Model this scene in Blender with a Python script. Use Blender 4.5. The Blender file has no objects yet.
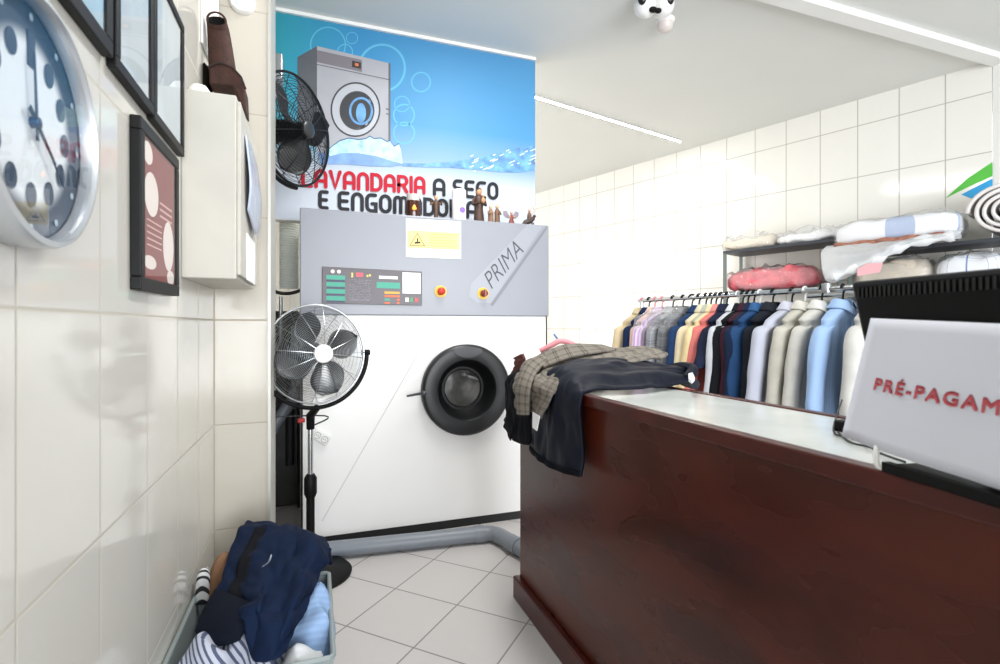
import bpy, bmesh, math, random
from mathutils import Vector, Matrix, noise

random.seed(7)
scene = bpy.context.scene
COL = scene.collection
V = Vector
PI = math.pi

# ------------------------------------------------------------------ camera, world, light, exposure
F = 512.0                     # focal length in pixels of a 1000 px wide frame
HZ = 326.0                    # horizon row
YAW = math.radians(19.86)     # camera looks this far to the right of the room's depth axis
EYE = V((0.0, 0.0, 1.3))
CS, SN = math.cos(YAW), math.sin(YAW)

cam_data = bpy.data.cameras.new('camera')
cam = bpy.data.objects.new('camera', cam_data)
COL.objects.link(cam)
cam.location = EYE
cam.rotation_euler = (PI / 2, 0, -YAW)
cam_data.sensor_width = 36.0
cam_data.lens = F / 1000.0 * 36.0
cam_data.shift_y = -(332.0 - HZ) / 1000.0
cam_data.clip_start = 0.02
cam_data.dof.use_dof = True
cam_data.dof.focus_distance = 2.8
cam_data.dof.aperture_fstop = 4.5
scene.camera = cam

world = bpy.data.worlds.new('world')
scene.world = world
world.use_nodes = True
wn = world.node_tree.nodes['Background']
wn.inputs[0].default_value = (0.86, 0.93, 1.0, 1)
wn.inputs[1].default_value = 1.2

def area_light(name, loc, rot, sx, sy, power, color, spread=180):
    d = bpy.data.lights.new(name, 'AREA')
    d.shape = 'RECTANGLE'
    d.size, d.size_y = sx, sy
    d.energy = power
    d.spread = math.radians(spread)
    d.color = color
    o = bpy.data.objects.new(name, d)
    o.location = loc
    o.rotation_euler = rot
    COL.objects.link(o)
    return o

# daylight entering by an assumed glazed shop front behind the camera
area_light('assumed_front_daylight', (2.0, -4.05, 1.5), (PI / 2, 0, 0), 4.2, 2.5, 124, (0.93, 0.96, 1.0), 115)
# added light: daylight assumed to come from far behind the printed wall
area_light('assumed_rear_daylight', (-.36, 6.4, 1.9), (PI / 2, 0, -PI / 2), 3.2, 2.4, 70, (1.0, 0.98, 0.94))  # brightens the far right wall and rear ceiling; no window modelled there
# added fill light over the customers' aisle, brightens floor and machine
area_light('aisle_fill_light', (.95, 2.1, 3.3), (0, 0, 0), .4, 1.2, 30, (1.0, 0.985, 0.96))
TUBE_STRENGTH = 60.0

scene.view_settings.view_transform = 'Standard'
scene.view_settings.look = 'None'
scene.view_settings.gamma = 1.0
scene.view_settings.use_curve_mapping = False
scene.view_settings.exposure = 0.75

# ------------------------------------------------------------------ pixel rays -> places in the room
def ray(px, py):
    cx, cz = (px - 500.0) / F, (HZ - py) / F
    return V((cx * CS + SN, -cx * SN + CS, cz))
def at_d(px, py, d):
    return EYE + ray(px, py) * d
def on_x(px, py, X):
    r = ray(px, py); return EYE + r * (X / r.x)
def on_y(px, py, Y):
    r = ray(px, py); return EYE + r * (Y / r.y)
def on_z(px, py, Z):
    r = ray(px, py); return EYE + r * ((Z - EYE.z) / r.z)
def on_plane(px, py, p0, n):
    r = ray(px, py); return EYE + r * ((p0 - EYE).dot(n) / r.dot(n))

# ------------------------------------------------------------------ helpers: naming and parenting
ORG = {}
def tag(o, label=None, cat=None, group=None, kind=None):
    if label: o['label'] = label
    if cat: o['category'] = cat
    if group: o['group'] = group
    if kind: o['kind'] = kind
    return o
def thing(name, label, cat, loc=(0, 0, 0), group=None):
    o = bpy.data.objects.new(name, None)
    o.empty_display_size = 0.05
    COL.objects.link(o)
    o.location = loc
    ORG[o] = V(loc)
    return tag(o, label, cat, group)
def place(o, loc, rz=0.0):
    o.location = loc
    o.rotation_euler = (0, 0, rz)
def copy_tree(o, parent=None):
    c = o.copy(); COL.objects.link(c)
    if parent: c.parent = parent
    for ch in o.children: copy_tree(ch, c)
    return c

class MB:
    """collects shapes and links them as ONE mesh object"""
    def __init__(s, M=None):
        s.v, s.f, s.m, s.uv = [], [], [], {}
        s.M = M or Matrix.Identity(4)
        s.mi = 0
    def add(s, verts, faces, uvs=None):
        b = len(s.v)
        s.v += [s.M @ V(p) for p in verts]
        for f in faces:
            s.f.append([i + b for i in f]); s.m.append(s.mi)
        if uvs:
            for i, u in enumerate(uvs): s.uv[b + i] = u
    def box(s, lo, hi):
        x0, y0, z0 = lo; x1, y1, z1 = hi
        s.add([(x0,y0,z0),(x1,y0,z0),(x1,y1,z0),(x0,y1,z0),(x0,y0,z1),(x1,y0,z1),(x1,y1,z1),(x0,y1,z1)],
              [(3,2,1,0),(4,5,6,7),(0,1,5,4),(1,2,6,5),(2,3,7,6),(3,0,4,7)])
    def hexa(s, p):
        s.add(p, [(3,2,1,0),(4,5,6,7),(0,1,5,4),(1,2,6,5),(2,3,7,6),(3,0,4,7)])
    def tube(s, path, r, n=10, cap=True, flat=1.0, closed=False):
        path = [V(p) for p in path]
        N = len(path)
        rs = r if isinstance(r, (list, tuple)) else [r] * N
        vs, fs = [], []
        up = None
        for i, p in enumerate(path):
            a = path[(i - 1) % N] if (i > 0 or closed) else p
            b = path[(i + 1) % N] if (i < N - 1 or closed) else p
            t = (b - a).normalized()
            if up is None:
                up = V((0, 0, 1)) if abs(t.z) < 0.9 else V((0, 1, 0))
            side = t.cross(up).normalized()
            up = side.cross(t).normalized()
            for k in range(n):
                an = 2 * PI * k / n
                vs.append(p + side * math.cos(an) * rs[i] + up * math.sin(an) * rs[i] * flat)
        for i in range(N if closed else N - 1):
            j = (i + 1) % N
            for k in range(n):
                fs.append((i*n+k, i*n+(k+1) % n, j*n+(k+1) % n, j*n+k))
        if cap and not closed:
            fs.append(tuple(range(n))[::-1]); fs.append(tuple((N-1)*n+k for k in range(n)))
        s.add(vs, fs)
    def cyl(s, a, b, r, r2=None, n=20):
        s.tube([a, b], [r, r if r2 is None else r2], n)
    def lathe(s, prof, base, axis=(0, 0, 1), n=24, sx=1.0, sy=1.0, cap=True):
        ax = V(axis).normalized()
        u = ax.orthogonal().normalized(); w = ax.cross(u)
        if abs(ax.z) > 0.99: u, w = V((1, 0, 0)), V((0, 1, 0)) * (1 if ax.z > 0 else -1)
        vs, fs = [], []
        for (r, h) in prof:
            for k in range(n):
                an = 2 * PI * k / n
                vs.append(V(base) + ax * h + u * r * sx * math.cos(an) + w * r * sy * math.sin(an))
        for i in range(len(prof) - 1):
            for k in range(n):
                fs.append((i*n+k, i*n+(k+1) % n, (i+1)*n+(k+1) % n, (i+1)*n+k))
        if cap:
            fs.append(tuple(range(n))[::-1]); fs.append(tuple((len(prof)-1)*n+k for k in range(n)))
        s.add(vs, fs)
    def ball(s, c, r, n=14, sc=(1, 1, 1)):
        vs, fs = [], []
        m = n // 2 + 1
        for i in range(m + 1):
            th = PI * i / m
            for k in range(n):
                ph = 2 * PI * k / n
                vs.append(V(c) + V((r*sc[0]*math.sin(th)*math.cos(ph), r*sc[1]*math.sin(th)*math.sin(ph), r*sc[2]*math.cos(th))))
        for i in range(m):
            for k in range(n):
                fs.append((i*n+k, (i+1)*n+k, (i+1)*n+(k+1) % n, i*n+(k+1) % n))
        s.add(vs, fs)
    def prism(s, pts, off):
        """polygon of 3-D points given thickness along off"""
        pts = [V(p) for p in pts]; off = V(off); n = len(pts)
        s.add(pts + [p + off for p in pts],
              [tuple(range(n))[::-1], tuple(range(n, 2*n))] + [(i, (i+1) % n, n+(i+1) % n, n+i) for i in range(n)])
    def poly(s, pts):
        s.add(pts, [tuple(range(len(pts)))])
    def grid(s, fn, nu, nv, us=1.0, vs_=1.0, wrap=False):
        P, U = [], []
        for i in range(nu + 1):
            for j in range(nv + 1):
                P.append(fn(i / nu, j / nv)); U.append((i / nu * us, j / nv * vs_))
        fs = [(i*(nv+1)+j, (i+1)*(nv+1)+j, (i+1)*(nv+1)+j+1, i*(nv+1)+j+1) for i in range(nu) for j in range(nv)]
        s.add(P, fs, U)
    def build(s, name, mats, parent=None, smooth=True, bevel=0.0, solid=0.0, sub=0, angle=40):
        me = bpy.data.meshes.new(name)
        if parent is not None:
            org = ORG[parent]
        else:
            xs = [p.x for p in s.v]; ys = [p.y for p in s.v]; zs = [p.z for p in s.v]
            org = V(((min(xs)+max(xs))/2, (min(ys)+max(ys))/2, min(zs)))
        me.from_pydata([tuple(p - org) for p in s.v], [], s.f)
        if not isinstance(mats, (list, tuple)): mats = [mats]
        for m in mats: me.materials.append(m)
        me.polygons.foreach_set('material_index', s.m)
        if s.uv:
            L = me.uv_layers.new(name='UVMap')
            for lp in me.loops:
                L.data[lp.index].uv = s.uv.get(lp.vertex_index, (0, 0))
        bm = bmesh.new(); bm.from_mesh(me)
        if not s.uv: bmesh.ops.recalc_face_normals(bm, faces=bm.faces)
        bm.to_mesh(me); bm.free()
        me.polygons.foreach_set('use_smooth', [smooth] * len(me.polygons))
        if smooth and not s.uv:
            me.set_sharp_from_angle(angle=math.radians(angle))
        o = bpy.data.objects.new(name, me)
        COL.objects.link(o)
        if parent is not None: o.parent = parent
        else: o.location = org
        ORG[o] = org
        if bevel:
            b = o.modifiers.new('bevel', 'BEVEL'); b.width = bevel; b.segments = 2; b.limit_method = 'ANGLE'; b.harden_normals = False
        if solid:
            b = o.modifiers.new('solid', 'SOLIDIFY'); b.thickness = solid; b.offset = 0
        if sub:
            b = o.modifiers.new('sub', 'SUBSURF'); b.levels = sub; b.render_levels = sub
        return o

def frame(origin, xd, yd):
    xd = V(xd).normalized(); yd = (V(yd) - xd * V(yd).dot(xd)).normalized(); zd = xd.cross(yd)
    M = Matrix((xd, yd, zd)).transposed().to_4x4(); M.translation = V(origin)
    return M
def crom(P, t):
    n = len(P) - 1
    x = min(max(t, 0), 1) * n; i = min(int(x), n - 1); f = x - i
    p0, p1, p2, p3 = P[max(i-1, 0)], P[i], P[i+1], P[min(i+2, n)]
    return 0.5 * ((2*p1) + (p2-p0)*f + (2*p0-5*p1+4*p2-p3)*f*f + (3*p1-p0-3*p2+p3)*f*f*f)
def patch(rows):
    rows = [[V(p) for p in r] for r in rows]
    return lambda u, v: crom([crom(r, u) for r in rows], v)
def curve_pts(P, n):
    P = [V(p) for p in P]
    return [crom(P, i / n) for i in range(n + 1)]

def text_mb(mb, s, origin, xd, yd, W, H, bold=0.0, spacing=1.0):
    """lettering as flat faces fitted to a W x H box"""
    cu = bpy.data.curves.new('lettering', 'FONT')
    cu.body = s; cu.size = 1; cu.offset = bold; cu.space_character = spacing; cu.fill_mode = 'FRONT'; cu.resolution_u = 4
    o = bpy.data.objects.new('lettering', cu); COL.objects.link(o)
    dg = bpy.context.evaluated_depsgraph_get()
    me = bpy.data.meshes.new_from_object(o.evaluated_get(dg))
    xs = [v.co.x for v in me.vertices]; ys = [v.co.y for v in me.vertices]
    x0, x1, y0, y1 = min(xs), max(xs), min(ys), max(ys)
    kx, ky = W / (x1 - x0), H / (y1 - y0)
    xd, yd = V(xd).normalized(), V(yd).normalized()
    mb.add([V(origin) + xd * (v.co.x - x0) * kx + yd * (v.co.y - y0) * ky for v in me.vertices],
           [tuple(p.vertices) for p in me.polygons])
    bpy.data.objects.remove(o); bpy.data.curves.remove(cu); bpy.data.meshes.remove(me)

def arc(cx, cy, r, a0, a1, n=8, ry=None):
    ry = r if ry is None else ry
    return [(cx + r*math.cos(math.radians(a0+(a1-a0)*i/n)), cy + ry*math.sin(math.radians(a0+(a1-a0)*i/n))) for i in range(n+1)]
GLYPH = {
 'L': (.56, [[(0,1),(0,.18)] + arc(.18,.18,.18,180,270) + [(.56,0)]]),
 'A': (.66, [[(0,0),(0,.67)] + arc(.33,.67,.33,180,0,12) + [(.66,0)], [(0,.36),(.66,.36)]]),
 'V': (.66, [[(0,1),(.33,0),(.66,1)]]),
 'N': (.64, [[(0,0),(0,.68)] + arc(.32,.68,.32,180,0,12) + [(.64,0)]]),
 'D': (.66, [[(0,0),(0,1),(.28,1)] + arc(.28,.62,.38,90,0) + arc(.28,.38,.38,0,-90) + [(0,0)]]),
 'R': (.62, [[(0,0),(0,1),(.34,1)] + arc(.34,.72,.28,90,-90,12) + [(0,.44)], [(.34,.44),(.62,0)]]),
 'I': (.0,  [[(0,0),(0,1)]]),
 'S': (.6,  [[(.56,1),(.26,1)] + arc(.26,.76,.24,90,270,10) + [(.36,.52)] + arc(.36,.26,.26,90,-90,10) + [(0,0)]]),
 'E': (.56, [[(.56,1),(.2,1)] + arc(.2,.8,.2,90,180) + arc(.2,.2,.2,180,270) + [(.56,0)], [(0,.5),(.5,.5)]]),
 'C': (.58, [[(.58,1),(.3,1)] + arc(.3,.7,.3,90,180) + arc(.3,.3,.3,180,270) + [(.58,0)]]),
 'O': (.66, [arc(.33,.67,.33,0,180,14) + arc(.33,.33,.33,180,360,14) + [(.66,.67)]]),
 'G': (.62, [[(.58,1),(.3,1)] + arc(.3,.7,.3,90,180) + arc(.3,.3,.3,180,270) + [(.62,0),(.62,.45),(.36,.45)]]),
 'M': (.88, [[(0,0),(0,.76)] + arc(.22,.76,.22,180,0,10) + [(.44,0)], [(.44,.76)] + arc(.66,.76,.22,180,0,10) + [(.88,0)]]),
}
def stroke_text(mb, s, origin, xd, yd, W, H, th=0.17, gap=0.34):
    xd, yd = V(xd).normalized(), V(yd).normalized()
    x, segs = 0.0, []
    for ch in s:
        if ch == ' ': x += .34; continue
        w, lines = GLYPH[ch]
        for L in lines: segs.append([(px + x, py) for (px, py) in L])
        x += w + gap
    tot = x - gap
    kx = W / tot
    def P(a, b): return V(origin) + xd * a * kx + yd * b * H
    k = kx / H
    nd = xd.cross(yd)
    for si, L in enumerate(segs):
        Q = [V((a*k, b)) for (a, b) in L]                     # even units: stroke width th everywhere
        Q = [p for i, p in enumerate(Q) if i == 0 or (p - Q[i-1]).length > 1e-5]
        closed = (Q[0] - Q[-1]).length < 1e-4
        if closed: Q = Q[:-1]
        n = len(Q); dep = nd * (.00008 * (si % 4))
        W3 = lambda p: P(p.x/k, p.y) + dep
        left, right = [], []
        for i in range(n):
            a = Q[(i-1) % n] if (i > 0 or closed) else None
            c = Q[(i+1) % n] if (i < n-1 or closed) else None
            d1 = (Q[i]-a).normalized() if a is not None else (c-Q[i]).normalized()
            d2 = (c-Q[i]).normalized() if c is not None else d1
            n1, n2 = V((-d1.y, d1.x)), V((-d2.y, d2.x))
            m = (n1+n2)
            m = m.normalized() if m.length > 1e-4 else n1
            off = m * (th/2 / max(.6, m.dot(n1)))
            left.append(Q[i]+off); right.append(Q[i]-off)
        vs, fs = [W3(p) for p in left] + [W3(p) for p in right], []
        for i in range(n if closed else n-1):
            q_ = (i+1) % n
            fs.append((i, n+i, n+q_, q_))
        mb.add(vs, fs)
        if not closed:
            for e, d in ((Q[0], (Q[0]-Q[1]).normalized()), (Q[-1], (Q[-1]-Q[-2]).normalized())):
                nn = V((-d.y, d.x))
                mb.poly([W3(e + nn*(th/2*math.cos(PI*i/8)) + d*(th/2*math.sin(PI*i/8))) for i in range(9)])

# ------------------------------------------------------------------ materials
def lin(h):
    h = h.lstrip('#')
    def c(x):
        x /= 255.0
        return x/12.92 if x <= .04045 else ((x+.055)/1.055)**2.4
    return (c(int(h[0:2],16)), c(int(h[2:4],16)), c(int(h[4:6],16)), 1)
def new_mat(name):
    m = bpy.data.materials.new(name); m.use_nodes = True
    nt = m.node_tree
    return m, nt, nt.nodes['Principled BSDF']
def mat(name, color, rough=.5, metal=0.0, spec=.5, var=0.0, vscale=8.0, bump=0.0, bscale=40.0, coat=0.0, emit=None, estr=0.0, alpha=1.0):
    m, nt, b = new_mat(name)
    c = lin(color)
    b.inputs['Base Color'].default_value = c
    b.inputs['Roughness'].default_value = rough
    b.inputs['Metallic'].default_value = metal
    b.inputs['Specular IOR Level'].default_value = spec
    b.inputs['Coat Weight'].default_value = coat
    b.inputs['Coat Roughness'].default_value = .08
    b.inputs['Alpha'].default_value = alpha
    if emit:
        b.inputs['Emission Color'].default_value = lin(emit); b.inputs['Emission Strength'].default_value = estr
    tc = nt.nodes.new('ShaderNodeTexCoord')
    if var:
        n = nt.nodes.new('ShaderNodeTexNoise'); n.inputs['Scale'].default_value = vscale; n.inputs['Detail'].default_value = 5
        r = nt.nodes.new('ShaderNodeMapRange')
        r.inputs[1].default_value = .3; r.inputs[2].default_value = .7
        r.inputs[3].default_value = 1 - var; r.inputs[4].default_value = 1 + var
        h = nt.nodes.new('ShaderNodeHueSaturation'); h.inputs['Color'].default_value = c
        nt.links.new(tc.outputs['Object'], n.inputs['Vector'])
        nt.links.new(n.outputs[0], r.inputs[0]); nt.links.new(r.outputs[0], h.inputs['Value'])
        nt.links.new(h.outputs[0], b.inputs['Base Color'])
    if bump:
        n2 = nt.nodes.new('ShaderNodeTexNoise'); n2.inputs['Scale'].default_value = bscale; n2.inputs['Detail'].default_value = 4
        bp = nt.nodes.new('ShaderNodeBump'); bp.inputs['Strength'].default_value = bump; bp.inputs['Distance'].default_value = .01
        nt.links.new(tc.outputs['Object'], n2.inputs['Vector'])
        nt.links.new(n2.outputs[0], bp.inputs['Height']); nt.links.new(bp.outputs[0], b.inputs['Normal'])
    return m
def cloth(name, color, var=.08, bump=.25, rough=.85):
    m = mat(name, color, rough=rough, spec=.12, var=var, vscale=14, bump=bump, bscale=26)
    m.node_tree.nodes['Principled BSDF'].inputs['Sheen Weight'].default_value = 0.0
    return m
def stripe_cloth(name, ca, cb, scale, width=.5, axis=0, rough=.8):
    """woven stripes running along one UV direction"""
    m, nt, b = new_mat(name)
    b.inputs['Roughness'].default_value = rough; b.inputs['Specular IOR Level'].default_value = .25
    uv = nt.nodes.new('ShaderNodeTexCoord'); sp = nt.nodes.new('ShaderNodeSeparateXYZ')
    nt.links.new(uv.outputs['UV'], sp.inputs[0])
    mu = nt.nodes.new('ShaderNodeMath'); mu.operation = 'MULTIPLY'; mu.inputs[1].default_value = scale
    fr = nt.nodes.new('ShaderNodeMath'); fr.operation = 'FRACT'
    gt = nt.nodes.new('ShaderNodeMath'); gt.operation = 'GREATER_THAN'; gt.inputs[1].default_value = width
    mx = nt.nodes.new('ShaderNodeMix'); mx.data_type = 'RGBA'
    mx.inputs[6].default_value = lin(ca); mx.inputs[7].default_value = lin(cb)
    nt.links.new(sp.outputs[axis], mu.inputs[0]); nt.links.new(mu.outputs[0], fr.inputs[0])
    nt.links.new(fr.outputs[0], gt.inputs[0]); nt.links.new(gt.outputs[0], mx.inputs[0])
    nt.links.new(mx.outputs[2], b.inputs['Base Color'])
    return m
def plaid_cloth(name, base, dark, light, sx, sy):
    """glen check: fine hatch gathered into larger squares, with a pale overcheck"""
    m, nt, b = new_mat(name)
    b.inputs['Roughness'].default_value = .9; b.inputs['Specular IOR Level'].default_value = .2
    uv = nt.nodes.new('ShaderNodeTexCoord'); sp = nt.nodes.new('ShaderNodeSeparateXYZ')
    nt.links.new(uv.outputs['UV'], sp.inputs[0])
    def fr(axis, sc, w):
        a = nt.nodes.new('ShaderNodeMath'); a.operation = 'MULTIPLY'; a.inputs[1].default_value = sc
        f = nt.nodes.new('ShaderNodeMath'); f.operation = 'FRACT'
        g = nt.nodes.new('ShaderNodeMath'); g.operation = 'GREATER_THAN'; g.inputs[1].default_value = w
        nt.links.new(sp.outputs[axis], a.inputs[0]); nt.links.new(a.outputs[0], f.inputs[0]); nt.links.new(f.outputs[0], g.inputs[0])
        return g.outputs[0]
    def op(kind, a, c):
        n = nt.nodes.new('ShaderNodeMath'); n.operation = kind
        for i, x in enumerate((a, c)):
            if isinstance(x, float): n.inputs[i].default_value = x
            else: nt.links.new(x, n.inputs[i])
        return n.outputs[0]
    fx, fy = fr(0, sx*6, .5), fr(1, sy*6, .5)
    bx, by = fr(0, sx, .55), fr(1, sy, .55)
    hatch = op('ADD', op('MULTIPLY', fx, bx), op('MULTIPLY', fy, by))
    hatch = op('MULTIPLY', hatch, .5)
    lx, ly = fr(0, sx, .95), fr(1, sy, .95)
    over = op('MAXIMUM', lx, ly)
    m1 = nt.nodes.new('ShaderNodeMix'); m1.data_type = 'RGBA'; m1.inputs[6].default_value = lin(base); m1.inputs[7].default_value = lin(dark)
    nt.links.new(hatch, m1.inputs[0])
    m2 = nt.nodes.new('ShaderNodeMix'); m2.data_type = 'RGBA'; m2.inputs[7].default_value = lin(light)
    nt.links.new(over, m2.inputs[0]); nt.links.new(m1.outputs[2], m2.inputs[6])
    nt.links.new(m2.outputs[2], b.inputs['Base Color'])
    return m
def tile_mat(name, color, grout, origin, udir, tw, th, z0, rough, gw=.004, angle=None, veins=.03, bump=.15):
    """rectangular tiles laid out in metres; u runs along udir from origin, v is height (or the second floor axis)"""
    m, nt, b = new_mat(name)
    g = nt.nodes.new('ShaderNodeNewGeometry')
    sub = nt.nodes.new('ShaderNodeVectorMath'); sub.operation = 'SUBTRACT'; sub.inputs[1].default_value = origin
    nt.links.new(g.outputs['Position'], sub.inputs[0])
    def dot(d):
        n = nt.nodes.new('ShaderNodeVectorMath'); n.operation = 'DOT_PRODUCT'; n.inputs[1].default_value = d
        nt.links.new(sub.outputs[0], n.inputs[0]); return n.outputs['Value']
    u = dot(udir[0]); v = dot(udir[1])
    def edge(x, size):
        d = nt.nodes.new('ShaderNodeMath'); d.operation = 'DIVIDE'; d.inputs[1].default_value = size
        nt.links.new(x, d.inputs[0])
        f = nt.nodes.new('ShaderNodeMath'); f.operation = 'PINGPONG'; f.inputs[1].default_value = .5
        nt.links.new(d.outputs[0], f.inputs[0])
        q = nt.nodes.new('ShaderNodeMath'); q.operation = 'MULTIPLY'; q.inputs[1].default_value = size
        nt.links.new(f.outputs[0], q.inputs[0])
        fl = nt.nodes.new('ShaderNodeMath'); fl.operation = 'FLOOR'; nt.links.new(d.outputs[0], fl.inputs[0])
        return q.outputs[0], fl.outputs[0]
    eu, iu = edge(u, tw); ev, iv = edge(v, th)
    mn = nt.nodes.new('ShaderNodeMath'); mn.operation = 'MINIMUM'; nt.links.new(eu, mn.inputs[0]); nt.links.new(ev, mn.inputs[1])
    r = nt.nodes.new('ShaderNodeMapRange'); r.interpolation_type = 'SMOOTHSTEP'
    r.inputs[1].default_value = gw*.25; r.inputs[2].default_value = gw*.75
    nt.links.new(mn.outputs[0], r.inputs[0])
    # one tone per tile + faint veins
    cb = nt.nodes.new('ShaderNodeCombineXYZ'); nt.links.new(iu, cb.inputs[0]); nt.links.new(iv, cb.inputs[1])
    wn_ = nt.nodes.new('ShaderNodeTexWhiteNoise'); nt.links.new(cb.outputs[0], wn_.inputs['Vector'])
    ad = nt.nodes.new('ShaderNodeVectorMath'); ad.operation = 'ADD'
    nt.links.new(g.outputs['Position'], ad.inputs[0]); nt.links.new(wn_.outputs['Color'], ad.inputs[1])
    no = nt.nodes.new('ShaderNodeTexNoise'); no.inputs['Scale'].default_value = 9; no.inputs['Detail'].default_value = 6; no.inputs['Distortion'].default_value = 1.2
    nt.links.new(ad.outputs[0], no.inputs['Vector'])
    sm = nt.nodes.new('ShaderNodeMath'); sm.operation = 'ADD'; nt.links.new(wn_.outputs['Value'], sm.inputs[0]); nt.links.new(no.outputs[0], sm.inputs[1])
    vr = nt.nodes.new('ShaderNodeMapRange'); vr.inputs[2].default_value = 2; vr.inputs[3].default_value = 1-veins; vr.inputs[4].default_value = 1+veins
    nt.links.new(sm.outputs[0], vr.inputs[0])
    h = nt.nodes.new('ShaderNodeHueSaturation'); h.inputs['Color'].default_value = lin(color); nt.links.new(vr.outputs[0], h.inputs['Value'])
    mx = nt.nodes.new('ShaderNodeMix'); mx.data_type = 'RGBA'; mx.inputs[6].default_value = lin(grout)
    nt.links.new(r.outputs[0], mx.inputs[0]); nt.links.new(h.outputs[0], mx.inputs[7])
    nt.links.new(mx.outputs[2], b.inputs['Base Color'])
    rr = nt.nodes.new('ShaderNodeMapRange'); rr.inputs[3].default_value = .8; rr.inputs[4].default_value = rough
    nt.links.new(r.outputs[0], rr.inputs[0]); nt.links.new(rr.outputs[0], b.inputs['Roughness'])
    bp = nt.nodes.new('ShaderNodeBump'); bp.inputs['Strength'].default_value = bump; bp.inputs['Distance'].default_value = .002
    nt.links.new(r.outputs[0], bp.inputs['Height']); nt.links.new(bp.outputs[0], b.inputs['Normal'])
    return m
def film_mat(name, tint='#ffffff', haze=.12):
    """thin clear plastic film: mostly see-through, glossy at glancing angles"""
    m = bpy.data.materials.new(name); m.use_nodes = True
    nt = m.node_tree; nt.nodes.clear()
    out = nt.nodes.new('ShaderNodeOutputMaterial')
    tr = nt.nodes.new('ShaderNodeBsdfTransparent'); tr.inputs[0].default_value = lin(tint)
    gl = nt.nodes.new('ShaderNodeBsdfGlossy'); gl.inputs['Roughness'].default_value = .12
    df = nt.nodes.new('ShaderNodeBsdfDiffuse'); df.inputs[0].default_value = (.9, .92, .94, 1)
    lw = nt.nodes.new('ShaderNodeLayerWeight'); lw.inputs[0].default_value = .5
    pw = nt.nodes.new('ShaderNodeMath'); pw.operation = 'POWER'; pw.inputs[1].default_value = 3.0
    ma = nt.nodes.new('ShaderNodeMath'); ma.operation = 'MULTIPLY_ADD'; ma.inputs[1].default_value = .75; ma.inputs[2].default_value = .04
    nt.links.new(lw.outputs['Facing'], pw.inputs[0]); nt.links.new(pw.outputs[0], ma.inputs[0])
    no = nt.nodes.new('ShaderNodeTexNoise'); no.inputs['Scale'].default_value = 18; no.inputs['Detail'].default_value = 3; no.inputs['Distortion'].default_value = 1.5
    tc = nt.nodes.new('ShaderNodeTexCoord'); nt.links.new(tc.outputs['Object'], no.inputs['Vector'])
    bp = nt.nodes.new('ShaderNodeBump'); bp.inputs['Strength'].default_value = .8; bp.inputs['Distance'].default_value = .02
    nt.links.new(no.outputs[0], bp.inputs['Height'])
    for n in (gl,): nt.links.new(bp.outputs[0], n.inputs['Normal'])
    a = nt.nodes.new('ShaderNodeMixShader'); a.inputs[0].default_value = haze
    nt.links.new(tr.outputs[0], a.inputs[1]); nt.links.new(df.outputs[0], a.inputs[2])
    c = nt.nodes.new('ShaderNodeMixShader')
    nt.links.new(ma.outputs[0], c.inputs[0]); nt.links.new(a.outputs[0], c.inputs[1]); nt.links.new(gl.outputs[0], c.inputs[2])
    nt.links.new(c.outputs[0], out.inputs[0])
    return m
def glass_mat(name, rough=.0, tint='#ffffff'):
    """thin pane: clear with a fresnel mirror"""
    m = bpy.data.materials.new(name); m.use_nodes = True
    nt = m.node_tree; nt.nodes.clear()
    out = nt.nodes.new('ShaderNodeOutputMaterial')
    tr = nt.nodes.new('ShaderNodeBsdfTransparent'); tr.inputs[0].default_value = lin(tint)
    gl = nt.nodes.new('ShaderNodeBsdfGlossy'); gl.inputs['Roughness'].default_value = rough
    lw = nt.nodes.new('ShaderNodeLayerWeight'); lw.inputs[0].default_value = .5
    pw = nt.nodes.new('ShaderNodeMath'); pw.operation = 'POWER'; pw.inputs[1].default_value = 5.0
    fr = nt.nodes.new('ShaderNodeMath'); fr.operation = 'MULTIPLY_ADD'; fr.inputs[1].default_value = .65; fr.inputs[2].default_value = .05
    nt.links.new(lw.outputs['Facing'], pw.inputs[0]); nt.links.new(pw.outputs[0], fr.inputs[0])
    c = nt.nodes.new('ShaderNodeMixShader')
    nt.links.new(fr.outputs[0], c.inputs[0]); nt.links.new(tr.outputs[0], c.inputs[1]); nt.links.new(gl.outputs[0], c.inputs[2])
    nt.links.new(c.outputs[0], out.inputs[0])
    return m

CEIL = 3.35
WX = -0.41                    # left wall
PILX, PILY0, PILY1 = -0.198, 2.497, 2.79
RW0 = V((4.924, 2.432, 0)); RWD = V((-.3323, .9432, 0)); RWN = V((.9432, .3323, 0))   # right wall: start, direction, normal pointing out of the room

white_paint = mat('white_paint', '#e9e9e6', .6, var=.015, vscale=3)
ceil_m = mat('ceiling_paint', '#d9dad6', .55, var=.01, vscale=2, spec=.4)
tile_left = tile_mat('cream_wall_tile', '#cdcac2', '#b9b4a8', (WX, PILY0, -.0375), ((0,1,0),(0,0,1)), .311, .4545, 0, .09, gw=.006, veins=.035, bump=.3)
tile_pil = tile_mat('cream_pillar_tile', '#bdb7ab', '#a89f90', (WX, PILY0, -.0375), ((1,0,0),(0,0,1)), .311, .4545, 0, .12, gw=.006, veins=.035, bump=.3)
tile_right = tile_mat('white_wall_tile', '#e3e1db', '#aeaba4', (RW0.x + RWD.x*.2755, RW0.y + RWD.y*.2755, 2.65), ((RWD.x,RWD.y,0),(0,0,1)), .3045, .464, 0, .1, gw=.008, veins=.03, bump=.3)
q = math.sqrt(.5)
tile_floor = tile_mat('grey_floor_tile', '#c9c5c3', '#8d8885', (.622, 2.312, 0), ((q,q,0),(-q,q,0)), .35, .35, 0, .42, gw=.007, veins=.03, bump=.3)
chrome = mat('chrome', '#cfd2d4', .18, 1.0)
steel = mat('brushed_steel', '#a7abad', .35, 1.0, var=.05)
black_plastic = mat('black_plastic', '#09090a', .5, spec=.18, var=.1, vscale=20)
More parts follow.
